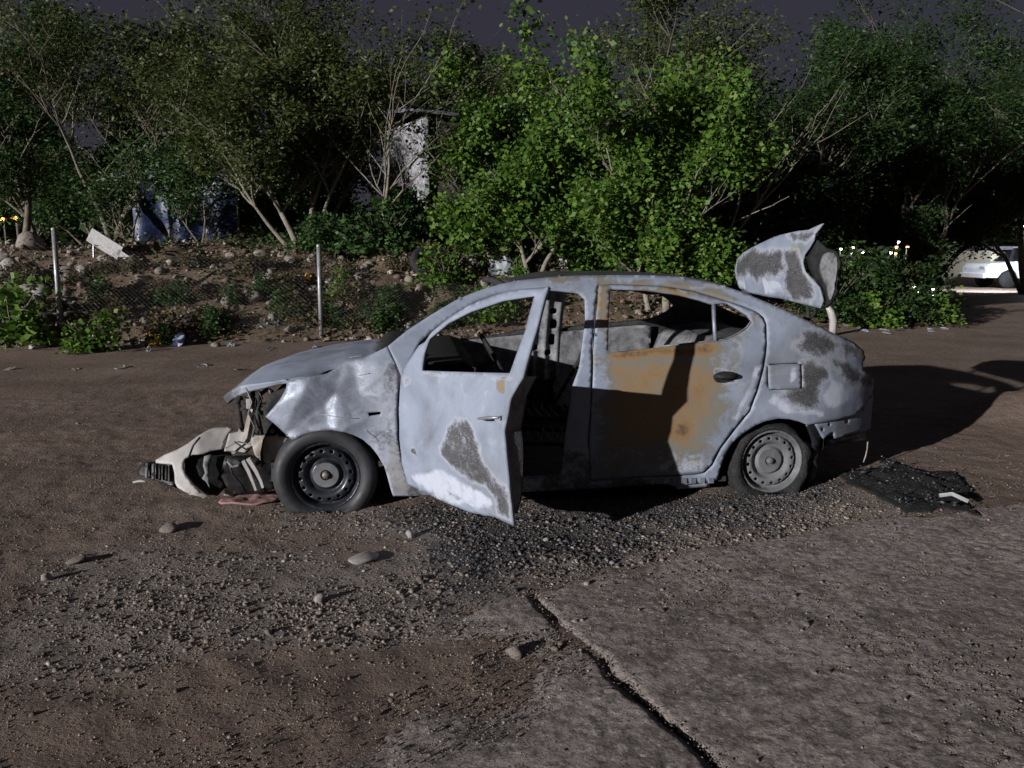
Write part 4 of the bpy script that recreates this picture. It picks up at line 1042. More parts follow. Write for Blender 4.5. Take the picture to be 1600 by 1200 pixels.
# burnt mat of melted plastic behind the car
mp = rough_edge(smooth_closed([gp(*p) for p in MAT_PX], 3), .14, 14)
tag(panel("melted_mat", mp, lambda X, Y: np.stack([X, Y, ground_z(X, Y) + .008 + .075 * np.abs(fbm(X * 4.5, Y * 4.5, 66, 4)) * sstep(0, .16, polydist(np.column_stack([X, Y]), mp))], 1), simple('melted_plastic', (.006, .007, .008), (.022, .025, .028), 14, .8, 1.0, .03), None, step=.03, thick=.03, smooth=False),
    "black crust of melted plastic on the ground behind the rear wheel", "debris")
x0, y0 = gp(1466, 790); x1, y1 = gp(1512, 797)
tag(MB().tube([(x0, y0, .06), ((x0 + x1) / 2, (y0 + y1) / 2 + .02, .075), (x1, y1, .05)], .012, 6).build("metal_strip", M['litter']), "thin pale strip lying on the black melted crust", "debris")

for nm, pxs, vv, rr_, mt in (("radiator_support", ((372, 628), (376, 660), (384, 688)), .55, .016, 'char'), ("radiator_support", ((405, 612), (402, 650), (410, 690)), .36, .018, 'charin'), ("radiator_support", ((376, 640), (404, 634), (440, 628)), .45, .014, 'char'),
        ("wire", ((384, 606), (394, 628), (388, 646), (398, 668), (392, 690)), .33, .005, 'innermetal'), ("wire", ((398, 600), (410, 622), (402, 640), (416, 662), (424, 690)), .30, .005, 'blackpl'), ("wire", ((418, 604), (424, 618), (416, 632), (428, 650), (420, 676)), .28, .004, 'beige'),
        ("wire", ((366, 690), (384, 702), (398, 698), (412, 710), (426, 704)), .20, .005, 'blackpl'), ("wire", ((352, 700), (372, 690), (390, 694), (404, 684)), .22, .004, 'innermetal'), ("hose", ((380, 640), (392, 648), (406, 642), (418, 652)), .4, .013, 'char')):
    MB().tube([Pv(x, y, vv) for x, y in pxs], rr_, 6).build(nm, M[mt], car, True)
for k in range(12):
    x, y = random.uniform(372, 432), random.uniform(612, 706); r1 = [(x + random.uniform(-9, 9), y + random.uniform(-8, 8)) for _ in range(5)]
    cx_, cy_ = sum(p[0] for p in r1) / 5, sum(p[1] for p in r1) / 5; r1.sort(key=lambda p: math.atan2(p[1] - cy_, p[0] - cx_)); vv = random.uniform(.24, .5)
    panel("bent_shard", PP(r1, vv), planemap(vv, random.uniform(-.6, .6), .02, k), M[random.choice(('char', 'charin', 'innermetal', 'beige', 'char'))], car, step=.02, thick=.004, smooth=False)
for pa, pb, vv in (((1160, 453), (1185, 470), 1.25), ((1262, 478), (1236, 497), .34)):
    q0, q1 = Pv(*pa, vv), Pv(*pb, vv); MB().tube([q0, q0 * .6 + q1 * .4 + np.array([.05, 0, -.04]), q1 + np.array([.02, 0, -.03]), q1 + np.array([-.06, 0, -.06])], .013, 6).build("lid_hinge", M['charin'], lid, True)

# ------------------------------------------------------------------ embankment: rubble, litter
for i in range(230):
    px = random.uniform(-10, 1120); py = random.uniform(400, 548) if px < 700 else random.uniform(400, 470)
    p = ray_ground(px, py)
    if p.y < edge_y(p.x) - .3 or p.y > 17: continue
    s = random.choice((.05, .06, .08, .1, .13)) * random.uniform(.8, 1.3)
    put_stone(p + Vector((0, 0, s * .2)), s, s * random.uniform(.6, .9), s * random.uniform(.5, .8), "rubble stone half buried in the overgrown embankment", "rubble on the embankment", random.choice((0, 1, 2, 3, 4, 4, 5)))
for (px, py, w, h, k, lab) in ((420, 443, .17, .2, 5, "big pale rock on the slope left of the middle fence post"), (355, 476, .13, .14, 3, "upright brown rock low on the slope behind the fence"),
                               (520, 418, .19, .14, 1, "tan boulder at the tree foot right of the middle fence post"), (45, 385, .28, .2, 2, "large grey rock on the embankment top at the far left"),
                               (20, 372, .25, .2, 0, "dark grey rock at the left edge of the embankment top"), (100, 432, .2, .16, 4, "grey rock just right of the left fence post"),
                               (640, 438, .12, .09, 4, "reddish stone on the bare soil above the windscreen"), (570, 422, .14, .1, 6, "pale flat stone below the thin leaning tree"),
                               (310, 488, .11, .1, 7, "whitish stone low on the slope left of the bonnet")):
    put_stone(ray_ground(px, py) + Vector((0, 0, h * .3)), w, w * .8, h, lab, None, k)

def crumpled(name, p, w, h, mat, label, seed, cat="litter"):
    bm = bmesh.new(); bmesh.ops.create_grid(bm, x_segments=7, y_segments=6, size=.5)
    for v in bm.verts:
        x, y = v.co.x, v.co.y
        v.co = Vector((x * w * (1 + .3 * float(vnoise(x * 5, y * 5, seed))), y * .12 + .08 * float(vnoise(x * 4, y * 4, seed + 1)), (y + .5) * h * (1 + .4 * float(vnoise(x * 4 + 3, y * 4, seed + 2)))))
    me = bpy.data.meshes.new(name); bm.to_mesh(me); bm.free()
    o = mobj(name, me, mat); o.location = p; o.rotation_euler = (random.uniform(-.3, .3), 0, random.uniform(-.4, .4))
    s = o.modifiers.new("solid", 'SOLIDIFY'); s.thickness = .006
    return tag(o, label, cat)
M['yellow'] = simple('ochre_plastic', (.42, .24, .03), (.55, .33, .05), 8, .5, .3, .01)
M['bluebag'] = simple('pale_blue_plastic', (.26, .30, .46), (.42, .46, .60), 9, .4, .3, .01)
M['greyfoam'] = simple('grey_foam', (.22, .25, .28), (.34, .37, .40), 6, .7, .2, .01)
crumpled("plastic_bag", ray_ground(240, 540), .25, .22, M['yellow'], "ochre yellow plastic scrap at the foot of the slope", 1)
crumpled("plastic_bag", ray_ground(279, 540), .18, .17, M['bluebag'], "pale blue plastic bag beside the ochre scrap", 2)
crumpled("plastic_box", ray_ground(478, 440), .16, .12, M['yellow'], "small yellow container on the slope beside the middle post", 3)
crumpled("foam_sheet", ray_ground(782, 428), .42, .30, M['greyfoam'], "torn grey foam sheet among weeds above the car roof", 4)
crumpled("plastic_bag", ray_ground(650, 425), .16, .14, M['litter'], "white scrap at the left of the dumped tyre", 5)
crumpled("carton", ray_ground(880, 420), .14, .22, M['litter'], "upright white carton beside the bright green bush", 6)
crumpled("paper_sheet", ray_ground(612, 511), .2, .12, M['litter'], "white paper scrap on the slope above the bonnet", 7)
crumpled("plastic_bag", ray_ground(78, 492), .26, .08, M['litter'], "white rag at the foot of the left fence post", 8)
for i in range(84):
    px = random.uniform(0, 640) if i < 74 else random.uniform(1300, 1480); py = random.uniform(440, 550) if i < 74 else random.uniform(506, 524)
    p = ray_ground(px, py)
    crumpled("litter_scrap", p, random.uniform(.04, .13), random.uniform(.015, .05), random.choice((M['litter'], M['litter'], M['greyfoam'], M['bluebag'])), "small pale litter scrap along the verge", 20 + i)["group"] = "litter along the verge"
for k, (px, py) in enumerate(((12, 578), (195, 574), (117, 577), (318, 572), (376, 578))):
    crumpled("litter_scrap", ray_ground(px, py), .10, .012, M['litter'] if k % 2 else M['beige'], "small flat litter scrap out on the dirt road", 90 + k)["group"] = "litter on the road"
# dumped tyre
p = ray_ground(668, 428); ty = MB().lathe([(.19, -.07), (.22, -.09), (.30, -.09), (.335, -.05), (.335, .05), (.30, .09), (.22, .09), (.19, .07), (.19, -.07)], (0, 0, 0), 'z', 28).build("dumped_tyre", M['tyreash'], None, True)
ty.location = p + Vector((0, .1, .18)); ty.rotation_euler = (R(52), R(14), R(20)); tag(ty, "old black tyre dumped on the embankment above the windscreen", "tyre")
# white board leaning on the slope
p0 = ray_ground(205, 412); bA = Vector(at_depth(140, 366, p0.y + .1)); bB = Vector(at_depth(207, 408, p0.y))
wb = empty("broken_barrier", p0); tag(wb, "broken white barrier board tilted on the slope behind the left post", "barrier")
def worldpart(name, me_b, mat, parent, **k):
    o = me_b.build(name, mat, None, **k); o.parent = parent; o.matrix_parent_inverse = Matrix.Translation(-Vector(parent.location)); return o
d = (bB - bA); rot = Vector((1, 0, 0)).rotation_difference(d.normalized()).to_matrix()
worldpart("board", MB().box(bA + d * .36, (d.length * .72, .03, .24), rot), M['litter'], wb)
worldpart("board", MB().box(bA + d * .84, (d.length * .36, .03, .10), rot), M['litter'], wb)
worldpart("leg", MB().tube([Vector(at_depth(146, 366, p0.y + .15)), Vector(at_depth(147, 413, p0.y + .1))], .018, 6), M['galv'], wb)
# ------------------------------------------------------------------ chain-link fence
fence = tag(empty("chain_link_fence", (0, 0, 0)), "sagging chain-link fence with leaning galvanised posts along the road", "fence")
posts = []
for (bx, by, tx, ty_) in ((95, 521, 84, 357), (502, 527, 498, 383), (-300, 520, -330, 350)):
    b = ray_ground(bx, by); t = Vector(at_depth(tx, ty_, b.y + .02)); posts.append((b, t))
    MB().tube([b - Vector((0, 0, .2)), b + (t - b) * .5, t], .036, 12).build("post", M['galv'], fence, True)
    MB().lathe([(0, .02), (.03, .012), (.04, 0), (.04, -.02)], tuple(t), 'z', 12).build("post_cap", M['galv'], fence, True)
order = [posts[2], posts[0], posts[1]]
b, t = posts[1]; vdir = (posts[1][0] - posts[0][0]); end = (b + vdir * .9, t + vdir * .9 + Vector((0, 0, -.5))); order.append(end)
wires = MB()
for (b0, t0), (b1, t1) in zip(order[:-1], order[1:]):
    L = (b1 - b0).length; nW = int(L / .075)
    def pt(s, h):
        sag = .22 * math.sin(math.pi * s) * h
        q = b0.lerp(b1, s).lerp(t0.lerp(t1, s), h * .93 - sag * .6); q.z = max(q.z, float(ground_z(q.x, q.y)) + .01) if h < .1 else q.z
        q.y += .12 * float(fbm(s * 5 + b0.x, h * 3, 5, 2)); return q
    slope = 1.5 / L
    for k in range(-int(1.5 / .075), nW):
        for sgn in (1, -1):
            pts = []
            for j in range(7):
                h = j / 6; s = (k * .075 / L) + (h if sgn > 0 else 1 - h) * slope
                if 0 <= s <= 1: pts.append(pt(s, h))
            if len(pts) > 1: wires.tube(pts, .0011, 3, False)
wo = wires.build("wire_mesh", M['wire'], fence); wo["kind"] = "stuff"
# ------------------------------------------------------------------ plants
def leaf_quads(C, L, W, droop=.3):
    n = len(C); a = RNG.normal(size=(n, 3)); a[:, 2] = a[:, 2] * .55 - droop * .5; a /= np.linalg.norm(a, axis=1)[:, None]
    b = RNG.normal(size=(n, 3)); b -= (b * a).sum(1)[:, None] * a; b /= np.linalg.norm(b, axis=1)[:, None]
    k = np.clip(RNG.lognormal(0, .32, (n, 1)), .45, 1.6); l = L * k; w = W * k * RNG.uniform(.7, 1.2, (n, 1))
    V = np.stack([C, C + a * l * .45 + b * w * .5, C + a * l, C + a * l * .45 - b * w * .5], 1)
    return V.reshape(-1, 3), (np.arange(n)[:, None] * 4 + np.arange(4)[None])
def plant(name, label, base, cat, seed, stems, leaf, mat, bark, group=None, lean=(0, 0)):
    """stems: list of (dx, dy, dirx, diry, length, radius, levels); leaf: (per tip, spread xyz, L, W)"""
    rng = random.Random(seed); tips = []
    root = tag(empty(name, base), label, cat, group); tb = MB()
    def grow(p, d, length, rad, lev, maxlev):
        n = 6; pts = [p.copy()]; rr = [rad]; q = p.copy(); dd = d.copy()
        for i in range(n):
            dd = (dd + Vector((rng.uniform(-1, 1), rng.uniform(-1, 1), rng.uniform(-.5, .7))) * .16).normalized()
            q = q + dd * length / n; pts.append(q.copy()); rr.append(rad * (1 - .75 * (i + 1) / n) + .002)
        tb.tube(pts, rr, 6 if lev < 2 else 4, False)
        if lev >= maxlev:
            for i in range(2, n + 1): tips.append(pts[i])
            return
        k = rng.randint(4, 6) if lev == 0 else rng.randint(3, 5)
        for c in range(k):
            i = rng.randint(2, n) if lev == 0 else rng.randint(1, n)
            a = rng.uniform(0, 2 * math.pi); out = Vector((math.cos(a), math.sin(a) * .8, rng.uniform(.1, .9)))
            nd_ = (dd * .55 + out * .75).normalized()
            grow(pts[i], nd_, length * rng.uniform(.45, .72), rr[i] * .7, lev + 1, maxlev)
        if lev > 0: tips.append(pts[-1])
    for (dx, dy, ax, ay, L, rad, ml) in stems:
        grow(Vector((dx, dy, -.1)), Vector((ax, ay, 1)).normalized(), L, rad, 0, ml)
    tb.build("trunk", bark, root, True)
    per, spr, Lf, Wf = leaf; T = np.array([t[:] for t in tips]); T = T[fbm(T[:, 0] * 1.6 + seed, T[:, 2] * 1.6 + T[:, 1], seed, 2) > -.16]
    C = np.repeat(T, per, 0) + RNG.normal(size=(len(T) * per, 3)) * np.array(spr)
    C = C[C[:, 2] > .15]
    V, Fc = leaf_quads(C, Lf, Wf)
    mobj("crown", mesh_np("crown", V, Fc, False), mat, root)
    return root
def G3(X, Y): return (X, Y, float(ground_z(X, Y)))
FEA = (40, (.17, .17, .10), .075, .03)
FEB = (52, (.19, .19, .10), .085, .032)
BRO = (22, (.12, .12, .12), .082, .06)
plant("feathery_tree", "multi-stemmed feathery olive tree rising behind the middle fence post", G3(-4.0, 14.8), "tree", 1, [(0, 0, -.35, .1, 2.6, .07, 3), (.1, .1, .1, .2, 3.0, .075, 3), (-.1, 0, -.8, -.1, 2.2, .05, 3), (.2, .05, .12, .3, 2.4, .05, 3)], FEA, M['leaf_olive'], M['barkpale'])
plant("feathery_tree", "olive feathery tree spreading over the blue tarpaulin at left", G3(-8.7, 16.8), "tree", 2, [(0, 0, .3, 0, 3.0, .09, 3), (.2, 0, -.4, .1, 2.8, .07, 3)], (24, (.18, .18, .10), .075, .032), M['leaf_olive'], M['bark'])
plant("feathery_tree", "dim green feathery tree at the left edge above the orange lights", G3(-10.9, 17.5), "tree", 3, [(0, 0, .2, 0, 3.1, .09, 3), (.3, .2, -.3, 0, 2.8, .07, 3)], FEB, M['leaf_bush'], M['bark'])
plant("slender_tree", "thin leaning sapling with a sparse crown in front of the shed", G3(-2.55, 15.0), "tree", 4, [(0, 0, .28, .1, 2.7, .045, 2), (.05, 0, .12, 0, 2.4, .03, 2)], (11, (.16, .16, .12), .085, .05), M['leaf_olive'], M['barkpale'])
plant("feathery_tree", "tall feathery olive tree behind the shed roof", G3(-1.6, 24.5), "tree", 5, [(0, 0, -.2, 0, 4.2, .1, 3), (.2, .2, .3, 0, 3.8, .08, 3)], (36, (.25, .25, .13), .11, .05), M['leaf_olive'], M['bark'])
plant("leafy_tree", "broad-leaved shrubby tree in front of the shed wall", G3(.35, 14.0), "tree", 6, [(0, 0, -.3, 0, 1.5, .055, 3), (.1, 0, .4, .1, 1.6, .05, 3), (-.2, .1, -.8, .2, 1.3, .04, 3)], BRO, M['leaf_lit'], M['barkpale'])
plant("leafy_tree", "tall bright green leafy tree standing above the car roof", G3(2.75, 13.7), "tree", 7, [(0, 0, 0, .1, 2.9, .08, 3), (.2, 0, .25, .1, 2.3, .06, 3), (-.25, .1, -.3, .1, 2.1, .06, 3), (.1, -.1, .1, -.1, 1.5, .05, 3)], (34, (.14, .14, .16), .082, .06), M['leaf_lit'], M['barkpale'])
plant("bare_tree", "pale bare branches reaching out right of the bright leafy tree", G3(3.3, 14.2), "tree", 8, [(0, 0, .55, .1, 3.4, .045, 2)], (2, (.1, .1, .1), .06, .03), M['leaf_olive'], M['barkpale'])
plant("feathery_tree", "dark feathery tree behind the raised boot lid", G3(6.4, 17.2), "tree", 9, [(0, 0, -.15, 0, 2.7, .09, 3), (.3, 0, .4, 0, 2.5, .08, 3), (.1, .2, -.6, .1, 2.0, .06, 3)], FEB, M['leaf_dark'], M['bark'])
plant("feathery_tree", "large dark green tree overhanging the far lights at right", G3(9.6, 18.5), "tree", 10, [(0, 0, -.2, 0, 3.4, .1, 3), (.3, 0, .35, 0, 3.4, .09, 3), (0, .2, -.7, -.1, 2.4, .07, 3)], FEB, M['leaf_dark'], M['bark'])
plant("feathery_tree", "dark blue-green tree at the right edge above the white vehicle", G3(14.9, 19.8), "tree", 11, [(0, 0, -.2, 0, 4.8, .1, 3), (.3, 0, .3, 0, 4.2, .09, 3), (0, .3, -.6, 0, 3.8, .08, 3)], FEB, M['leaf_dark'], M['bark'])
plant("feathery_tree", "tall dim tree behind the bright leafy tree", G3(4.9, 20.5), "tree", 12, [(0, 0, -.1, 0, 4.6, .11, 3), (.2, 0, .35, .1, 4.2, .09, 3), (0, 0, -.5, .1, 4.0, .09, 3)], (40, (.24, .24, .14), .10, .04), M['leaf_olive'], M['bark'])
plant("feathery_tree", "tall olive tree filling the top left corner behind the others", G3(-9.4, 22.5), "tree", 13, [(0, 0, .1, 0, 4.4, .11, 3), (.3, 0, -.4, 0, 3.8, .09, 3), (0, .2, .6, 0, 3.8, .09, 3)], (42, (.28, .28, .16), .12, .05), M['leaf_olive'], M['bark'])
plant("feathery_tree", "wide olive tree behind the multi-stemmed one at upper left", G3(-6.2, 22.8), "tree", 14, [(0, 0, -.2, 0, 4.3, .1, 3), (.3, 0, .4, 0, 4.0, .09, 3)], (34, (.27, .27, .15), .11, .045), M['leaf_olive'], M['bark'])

def bush(seed, w, h, n, mat, L, W):
    rng = np.random.default_rng(seed)
    a = rng.uniform(0, 2 * math.pi, n); r = np.sqrt(rng.random(n)); k = rng.integers(0, 9, n)
    cx = np.stack([np.cos(k * 2.4) * w * .5 * ((k % 3) / 2.2), np.sin(k * 2.4) * w * .4 * ((k % 3) / 2.2)], 1)
    hh = rng.random(n)**.8
    C = np.stack([cx[:, 0] + np.cos(a) * r * w * .36 * (1.1 - hh * .6), cx[:, 1] + np.sin(a) * r * w * .32 * (1.1 - hh * .6), hh * h * (.6 + .4 * np.sin(k * 1.7 + seed))], 1)
    V, Fc = leaf_quads(C, L, W); lm = mesh_np("leaves", V, Fc); lm.materials.append(mat)
    st_ = MB()
    for j in range(9):
        e = Vector((math.cos(j * 2.4) * w * .4, math.sin(j * 2.4) * w * .3, h * .7)); st_.tube([Vector((0, 0, -.05)), e * .5 + Vector((.03, 0, .05)), e], [.012, .008, .004], 4, False)
    sm_ = mesh_np("stems", st_.v, st_.f); sm_.materials.append(M['bark'])
    return lm, sm_
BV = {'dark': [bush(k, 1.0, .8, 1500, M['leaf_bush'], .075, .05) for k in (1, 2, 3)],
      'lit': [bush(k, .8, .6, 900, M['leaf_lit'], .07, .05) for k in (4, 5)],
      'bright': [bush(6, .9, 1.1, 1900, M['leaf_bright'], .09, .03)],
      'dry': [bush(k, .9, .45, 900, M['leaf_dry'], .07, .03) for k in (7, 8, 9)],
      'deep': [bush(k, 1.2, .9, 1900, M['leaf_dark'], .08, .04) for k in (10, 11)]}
def put_bush(kind, p, s, label, group=None, k=None, sz=1.0, name="bush"):
    v = BV[kind]; lm, sm_ = v[random.randrange(len(v)) if k is None else k]
    r = tag(empty(name, tuple(p), random.uniform(0, 6.3)), label, "bush", group); r.scale = (s, s, s * sz)
    for nm, me in (("leaves", lm), ("stem", sm_)): link(bpy.data.objects.new(nm, me), r)
    return r
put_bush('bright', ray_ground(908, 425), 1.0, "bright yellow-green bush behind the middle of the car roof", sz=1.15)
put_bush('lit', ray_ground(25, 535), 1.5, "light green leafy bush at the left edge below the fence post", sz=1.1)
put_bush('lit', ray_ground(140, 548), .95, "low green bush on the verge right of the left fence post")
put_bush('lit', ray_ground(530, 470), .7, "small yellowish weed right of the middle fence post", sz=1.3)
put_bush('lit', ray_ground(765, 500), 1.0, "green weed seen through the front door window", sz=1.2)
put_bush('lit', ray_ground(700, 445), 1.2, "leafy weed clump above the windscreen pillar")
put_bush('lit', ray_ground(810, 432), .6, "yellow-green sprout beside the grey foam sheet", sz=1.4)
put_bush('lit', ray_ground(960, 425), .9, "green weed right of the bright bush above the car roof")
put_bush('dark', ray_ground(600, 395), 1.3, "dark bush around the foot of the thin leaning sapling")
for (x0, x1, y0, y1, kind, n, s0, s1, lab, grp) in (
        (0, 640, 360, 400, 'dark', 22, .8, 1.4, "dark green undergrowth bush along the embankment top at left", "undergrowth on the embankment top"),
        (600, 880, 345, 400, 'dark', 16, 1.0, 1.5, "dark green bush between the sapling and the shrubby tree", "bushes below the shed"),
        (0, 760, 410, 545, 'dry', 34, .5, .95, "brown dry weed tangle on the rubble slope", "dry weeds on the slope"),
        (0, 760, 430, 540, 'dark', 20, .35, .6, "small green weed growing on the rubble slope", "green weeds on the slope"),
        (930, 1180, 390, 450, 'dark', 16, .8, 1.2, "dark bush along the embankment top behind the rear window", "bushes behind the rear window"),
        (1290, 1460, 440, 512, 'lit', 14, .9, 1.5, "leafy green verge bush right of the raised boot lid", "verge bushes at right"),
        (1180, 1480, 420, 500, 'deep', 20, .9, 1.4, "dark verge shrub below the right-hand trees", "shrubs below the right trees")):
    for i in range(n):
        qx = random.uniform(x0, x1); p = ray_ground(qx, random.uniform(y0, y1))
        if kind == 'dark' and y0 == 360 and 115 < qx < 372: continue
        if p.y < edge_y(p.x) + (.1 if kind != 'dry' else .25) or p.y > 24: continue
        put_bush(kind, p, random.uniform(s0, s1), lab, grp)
# ground cover and dry grass: one mass
n = 42000; C = np.stack([RNG.uniform(-11, 8.5, n), RNG.uniform(.05, 6.5, n)], 1); Y = edge_y(C[:, 0]) + C[:, 1]
den = fbm(C[:, 0] * .8, Y * .8, 88, 3); ok = den > RNG.uniform(-.5, .5, n); X_, Y_ = C[ok, 0], Y[ok]
P = np.stack([X_, Y_, ground_z(X_, Y_) + RNG.random(len(X_))**2 * .22], 1)
V, Fc = leaf_quads(P, .065, .035); sel = RNG.random(len(P)) < .55
for nm, s_, mt, lab in (("dead_leaves", sel, M['leaf_dry'], "dry leaves and dead vines covering the slope"), ("ground_cover", ~sel, M['leaf_bush'], "low green creepers covering the slope")):
    V, Fc = leaf_quads(P[s_], .065, .035); tag(mobj(nm, mesh_np(nm, V, Fc), mt), lab, "ground cover", kind="stuff")

# ------------------------------------------------------------------ buildings and things behind the trees
M['sheet'] = simple('zinc_sheet', (.055, .055, .065), (.11, .112, .128), 4, .5, .2, .004, .2)
M['darkwall'] = simple('dark_board_wall', (.035, .03, .028), (.075, .065, .06), 5, .8, .3, .01)
M['orange'] = simple('orange_fascia', (.46, .16, .07), (.62, .24, .11), 6, .6, .2, .004)
M['bluetarp'] = simple('blue_tarpaulin', (.006, .012, .045), (.014, .028, .095), 3, .45, .4, .02)
M['soilred'] = simple('red_soil', (.14, .07, .035), (.24, .125, .07), 4, .9, .7, .03)
M['roofing'] = simple('roof_sheet', (.09, .09, .11), (.17, .17, .20), 4, .6, .2, .004)
shed = tag(empty("metal_shed", (-2.1, 20, 1.2)), "grey corrugated metal shed with louvred side behind the sapling", "shed")
c0 = Vector((-2.1, 20, 1.0)); dl = Vector((-.5, .866, 0)); dr = Vector((.955, .296, 0)); Hs = 3.75
def wallsheet(a, d, L, z0, z1, mat, name, parent, amp=.03, freq=26):
    n_ = int(L * freq); V = []
    nrm = Vector((-d.y, d.x, 0))
    for i in range(n_ + 1):
        q = a + d * (L * i / n_) + nrm * amp * math.sin(i * math.pi / 2)
        V += [(q.x, q.y, z0), (q.x, q.y, z1)]
    me = mesh_np(name, V, [(2 * i, 2 * i + 2, 2 * i + 3, 2 * i + 1) for i in range(n_)], False); o = mobj(name, me, mat, None)
    s = o.modifiers.new("solid", 'SOLIDIFY'); s.thickness = .01
    o.parent = parent; o.matrix_parent_inverse = Matrix.Translation(-Vector(parent.location)); return o
wallsheet(c0, dl, 1.3, 1.0, 1.0 + Hs, M['sheet'], "side_wall", shed)
wallsheet(c0 + dl * 1.3, dl, 2.0, 3.2, 1.0 + Hs, M['sheet'], "side_wall", shed)
wallsheet(c0, dr, 6.5, 1.0, 1.0 + Hs - .1, M['darkwall'], "front_wall", shed, .01, 6)
worldpart("corner_post", MB().box(c0 + Vector((-.03, -.06, Hs / 2)), (.10, .10, Hs + .05)), M['galv'], shed)
rotl = Matrix.Rotation(math.atan2(dl.y, dl.x), 3, 'Z') @ Matrix.Rotation(R(28), 3, 'X')
for k in range(7):
    worldpart("louvre_slat", MB().box(c0 + dl * 2.2 + Vector((0, -.05, .35 + k * .27)), (1.8, .03, .19), rotl), M['sheet'], shed)
rv = [c0 + Vector((-.3, -.4, Hs + .05)), c0 + dr * 6.9 + Vector((0, -.4, Hs - .35)), c0 + dr * 6.9 + dl * 4 + Vector((0, 0, Hs + .25)), c0 + dl * 4 + Vector((-.3, 0, Hs + .6))]
m_ = MB(); m_.add(rv + [v + Vector((0, 0, .08)) for v in rv], [(3, 2, 1, 0), (4, 5, 6, 7), (0, 1, 5, 4), (1, 2, 6, 5), (2, 3, 7, 6), (3, 0, 4, 7)])
worldpart("roof", m_, M['roofing'], shed)
kiosk = tag(empty("food_stall", (.9, 17.2, 1.2)), "brown stall with an orange fascia glimpsed under the shrubby tree", "stall")
q = Vector(at_depth(828, 312, 17.2)); q2 = Vector(at_depth(905, 308, 17.4))
worldpart("fascia", MB().box((q + q2) / 2, ((q2 - q).length, .06, .22), Matrix.Rotation(R(5), 3, 'Y') @ Matrix.Rotation(R(8), 3, 'Z')), M['orange'], kiosk)
worldpart("post", MB().box(Vector(at_depth(836, 360, 17.2)), (.22, .18, 1.5)), M['darkwall'], kiosk)
worldpart("back_wall", MB().box(Vector(at_depth(870, 360, 18.2)), (1.3, .08, 1.5)), M['darkwall'], kiosk)
worldpart("roof", MB().box(Vector(at_depth(866, 303, 17.9)), (1.6, 1.6, .05)), M['roofing'], kiosk)
# blue tarpaulin over a frame
tq0 = Vector(at_depth(213, 385, 17.6)); tq1 = Vector(at_depth(368, 290, 17.6)); zt = tq1.z + .15; zb_ = tq0.z - .1
tarp = tag(empty("tarpaulin_shelter", ((tq0.x + tq1.x) / 2, 17.6, zb_)), "blue tarpaulin shelter behind the trees at left", "shelter")
V = []; nxx, nzz = 40, 16
for j in range(nzz + 1):
    for i in range(nxx + 1):
        x = tq0.x + (tq1.x - tq0.x) * i / nxx; z = zb_ + (zt - zb_) * j / nzz
        V.append((x, 17.6 + .10 * math.sin(x * 7) * (1 - .6 * j / nzz) + .06 * float(fbm(x * 3, z * 3, 4, 3)), z - .08 * math.sin(x * 3)))
tb_ = MB(); tb_.add(V, [(j * (nxx + 1) + i, j * (nxx + 1) + i + 1, (j + 1) * (nxx + 1) + i + 1, (j + 1) * (nxx + 1) + i) for j in range(nzz) for i in range(nxx)])
worldpart("front_sheet", tb_, M['bluetarp'], tarp, smooth=True)
worldpart("roof", MB().box(((tq0.x + tq1.x) / 2 - .1, 18.9, zt + .35), (tq1.x - tq0.x + .5, 3.0, .06), Matrix.Rotation(R(12), 3, 'X')), M['roofing'], tarp)
for xx in (tq0.x, tq1.x): worldpart("pole", MB().tube([(xx, 17.65, zb_ - .6), (xx, 17.65, zt + .1)], .03, 6), M['bark'], tarp)
# heap of red soil
p = ray_ground(990, 412); hp = lump("soil_heap", (0, 0, .1), (1.3, .8, .9), M['soilred'], 7, None, 5, .5); hp.location = p + Vector((0, .5, .05)); tag(hp, "reddish soil heap right of the bright green bush", "soil heap")
# ------------------------------------------------------------------ far things: lamps, white vehicle, lit house
M['lampW'] = emit('lamp_white', (1, .93, .8), 14); M['lampO'] = emit('lamp_orange', (1, .32, .06), 9); M['lampF'] = emit('flood_lamp', (.85, .9, 1), 60)
def far_lamp(px, py, Y, r, mat, label, group):
    q = Vector(at_depth(px, py, Y)); gz = float(ground_z(q.x, q.y)); root = tag(empty("far_lamp", (q.x, q.y, gz)), label, "lamp", group)
    worldpart("pole", MB().tube([(q.x, q.y + r, gz), (q.x, q.y + r, q.z + r)], r * .3, 5), M['galv'], root)
    worldpart("lamp_head", MB().lathe([(0, -r), (r * .7, -r * .6), (r, 0), (r * .7, r * .6), (0, r)], tuple(q), 'z', 10), mat, root, smooth=True)
    worldpart("lamp_hood", MB().lathe([(0, r * 1.5), (r * 1.1, r * .9), (r * 1.2, r * .5)], tuple(q), 'z', 10), M['darkwall'], root)
for k, (px, py) in enumerate(((3, 342), (22, 340), (36, 335), (52, 339))): far_lamp(px, py, 46, .14 + .04 * (k % 2), M['lampO'], "small orange lamp far away at the left edge", "orange lamps at far left")
for k, (px, py) in enumerate(((1314, 389), (1331, 395), (1348, 394), (1379, 401), (1404, 378), (1333, 387))): far_lamp(px, py, 15.3, .024, M['lampW'], "small white lamp glowing under the trees beyond the boot lid", "white lamps beyond the boot lid")
for k, (px, py) in enumerate(((1392, 395), (1400, 396), (1401, 386), (1418, 386))): far_lamp(px, py, 15.4, .03, M['lampO'] if k else M['lampW'], "small warm lamp in the cluster under the dark tree", "warm lamps under the dark tree")
for k, (px, py) in enumerate(((1428, 448), (1436, 457), (1458, 452), (1457, 461))): far_lamp(px, py, 15.0, .022, M['lampW'], "tiny white light low among the right-hand shrubs", "low lights among the shrubs")
M['whitecar'] = simple('white_car_paint', (.55, .56, .60), (.66, .67, .70), 3, .3, .05, .001, 0, .05)
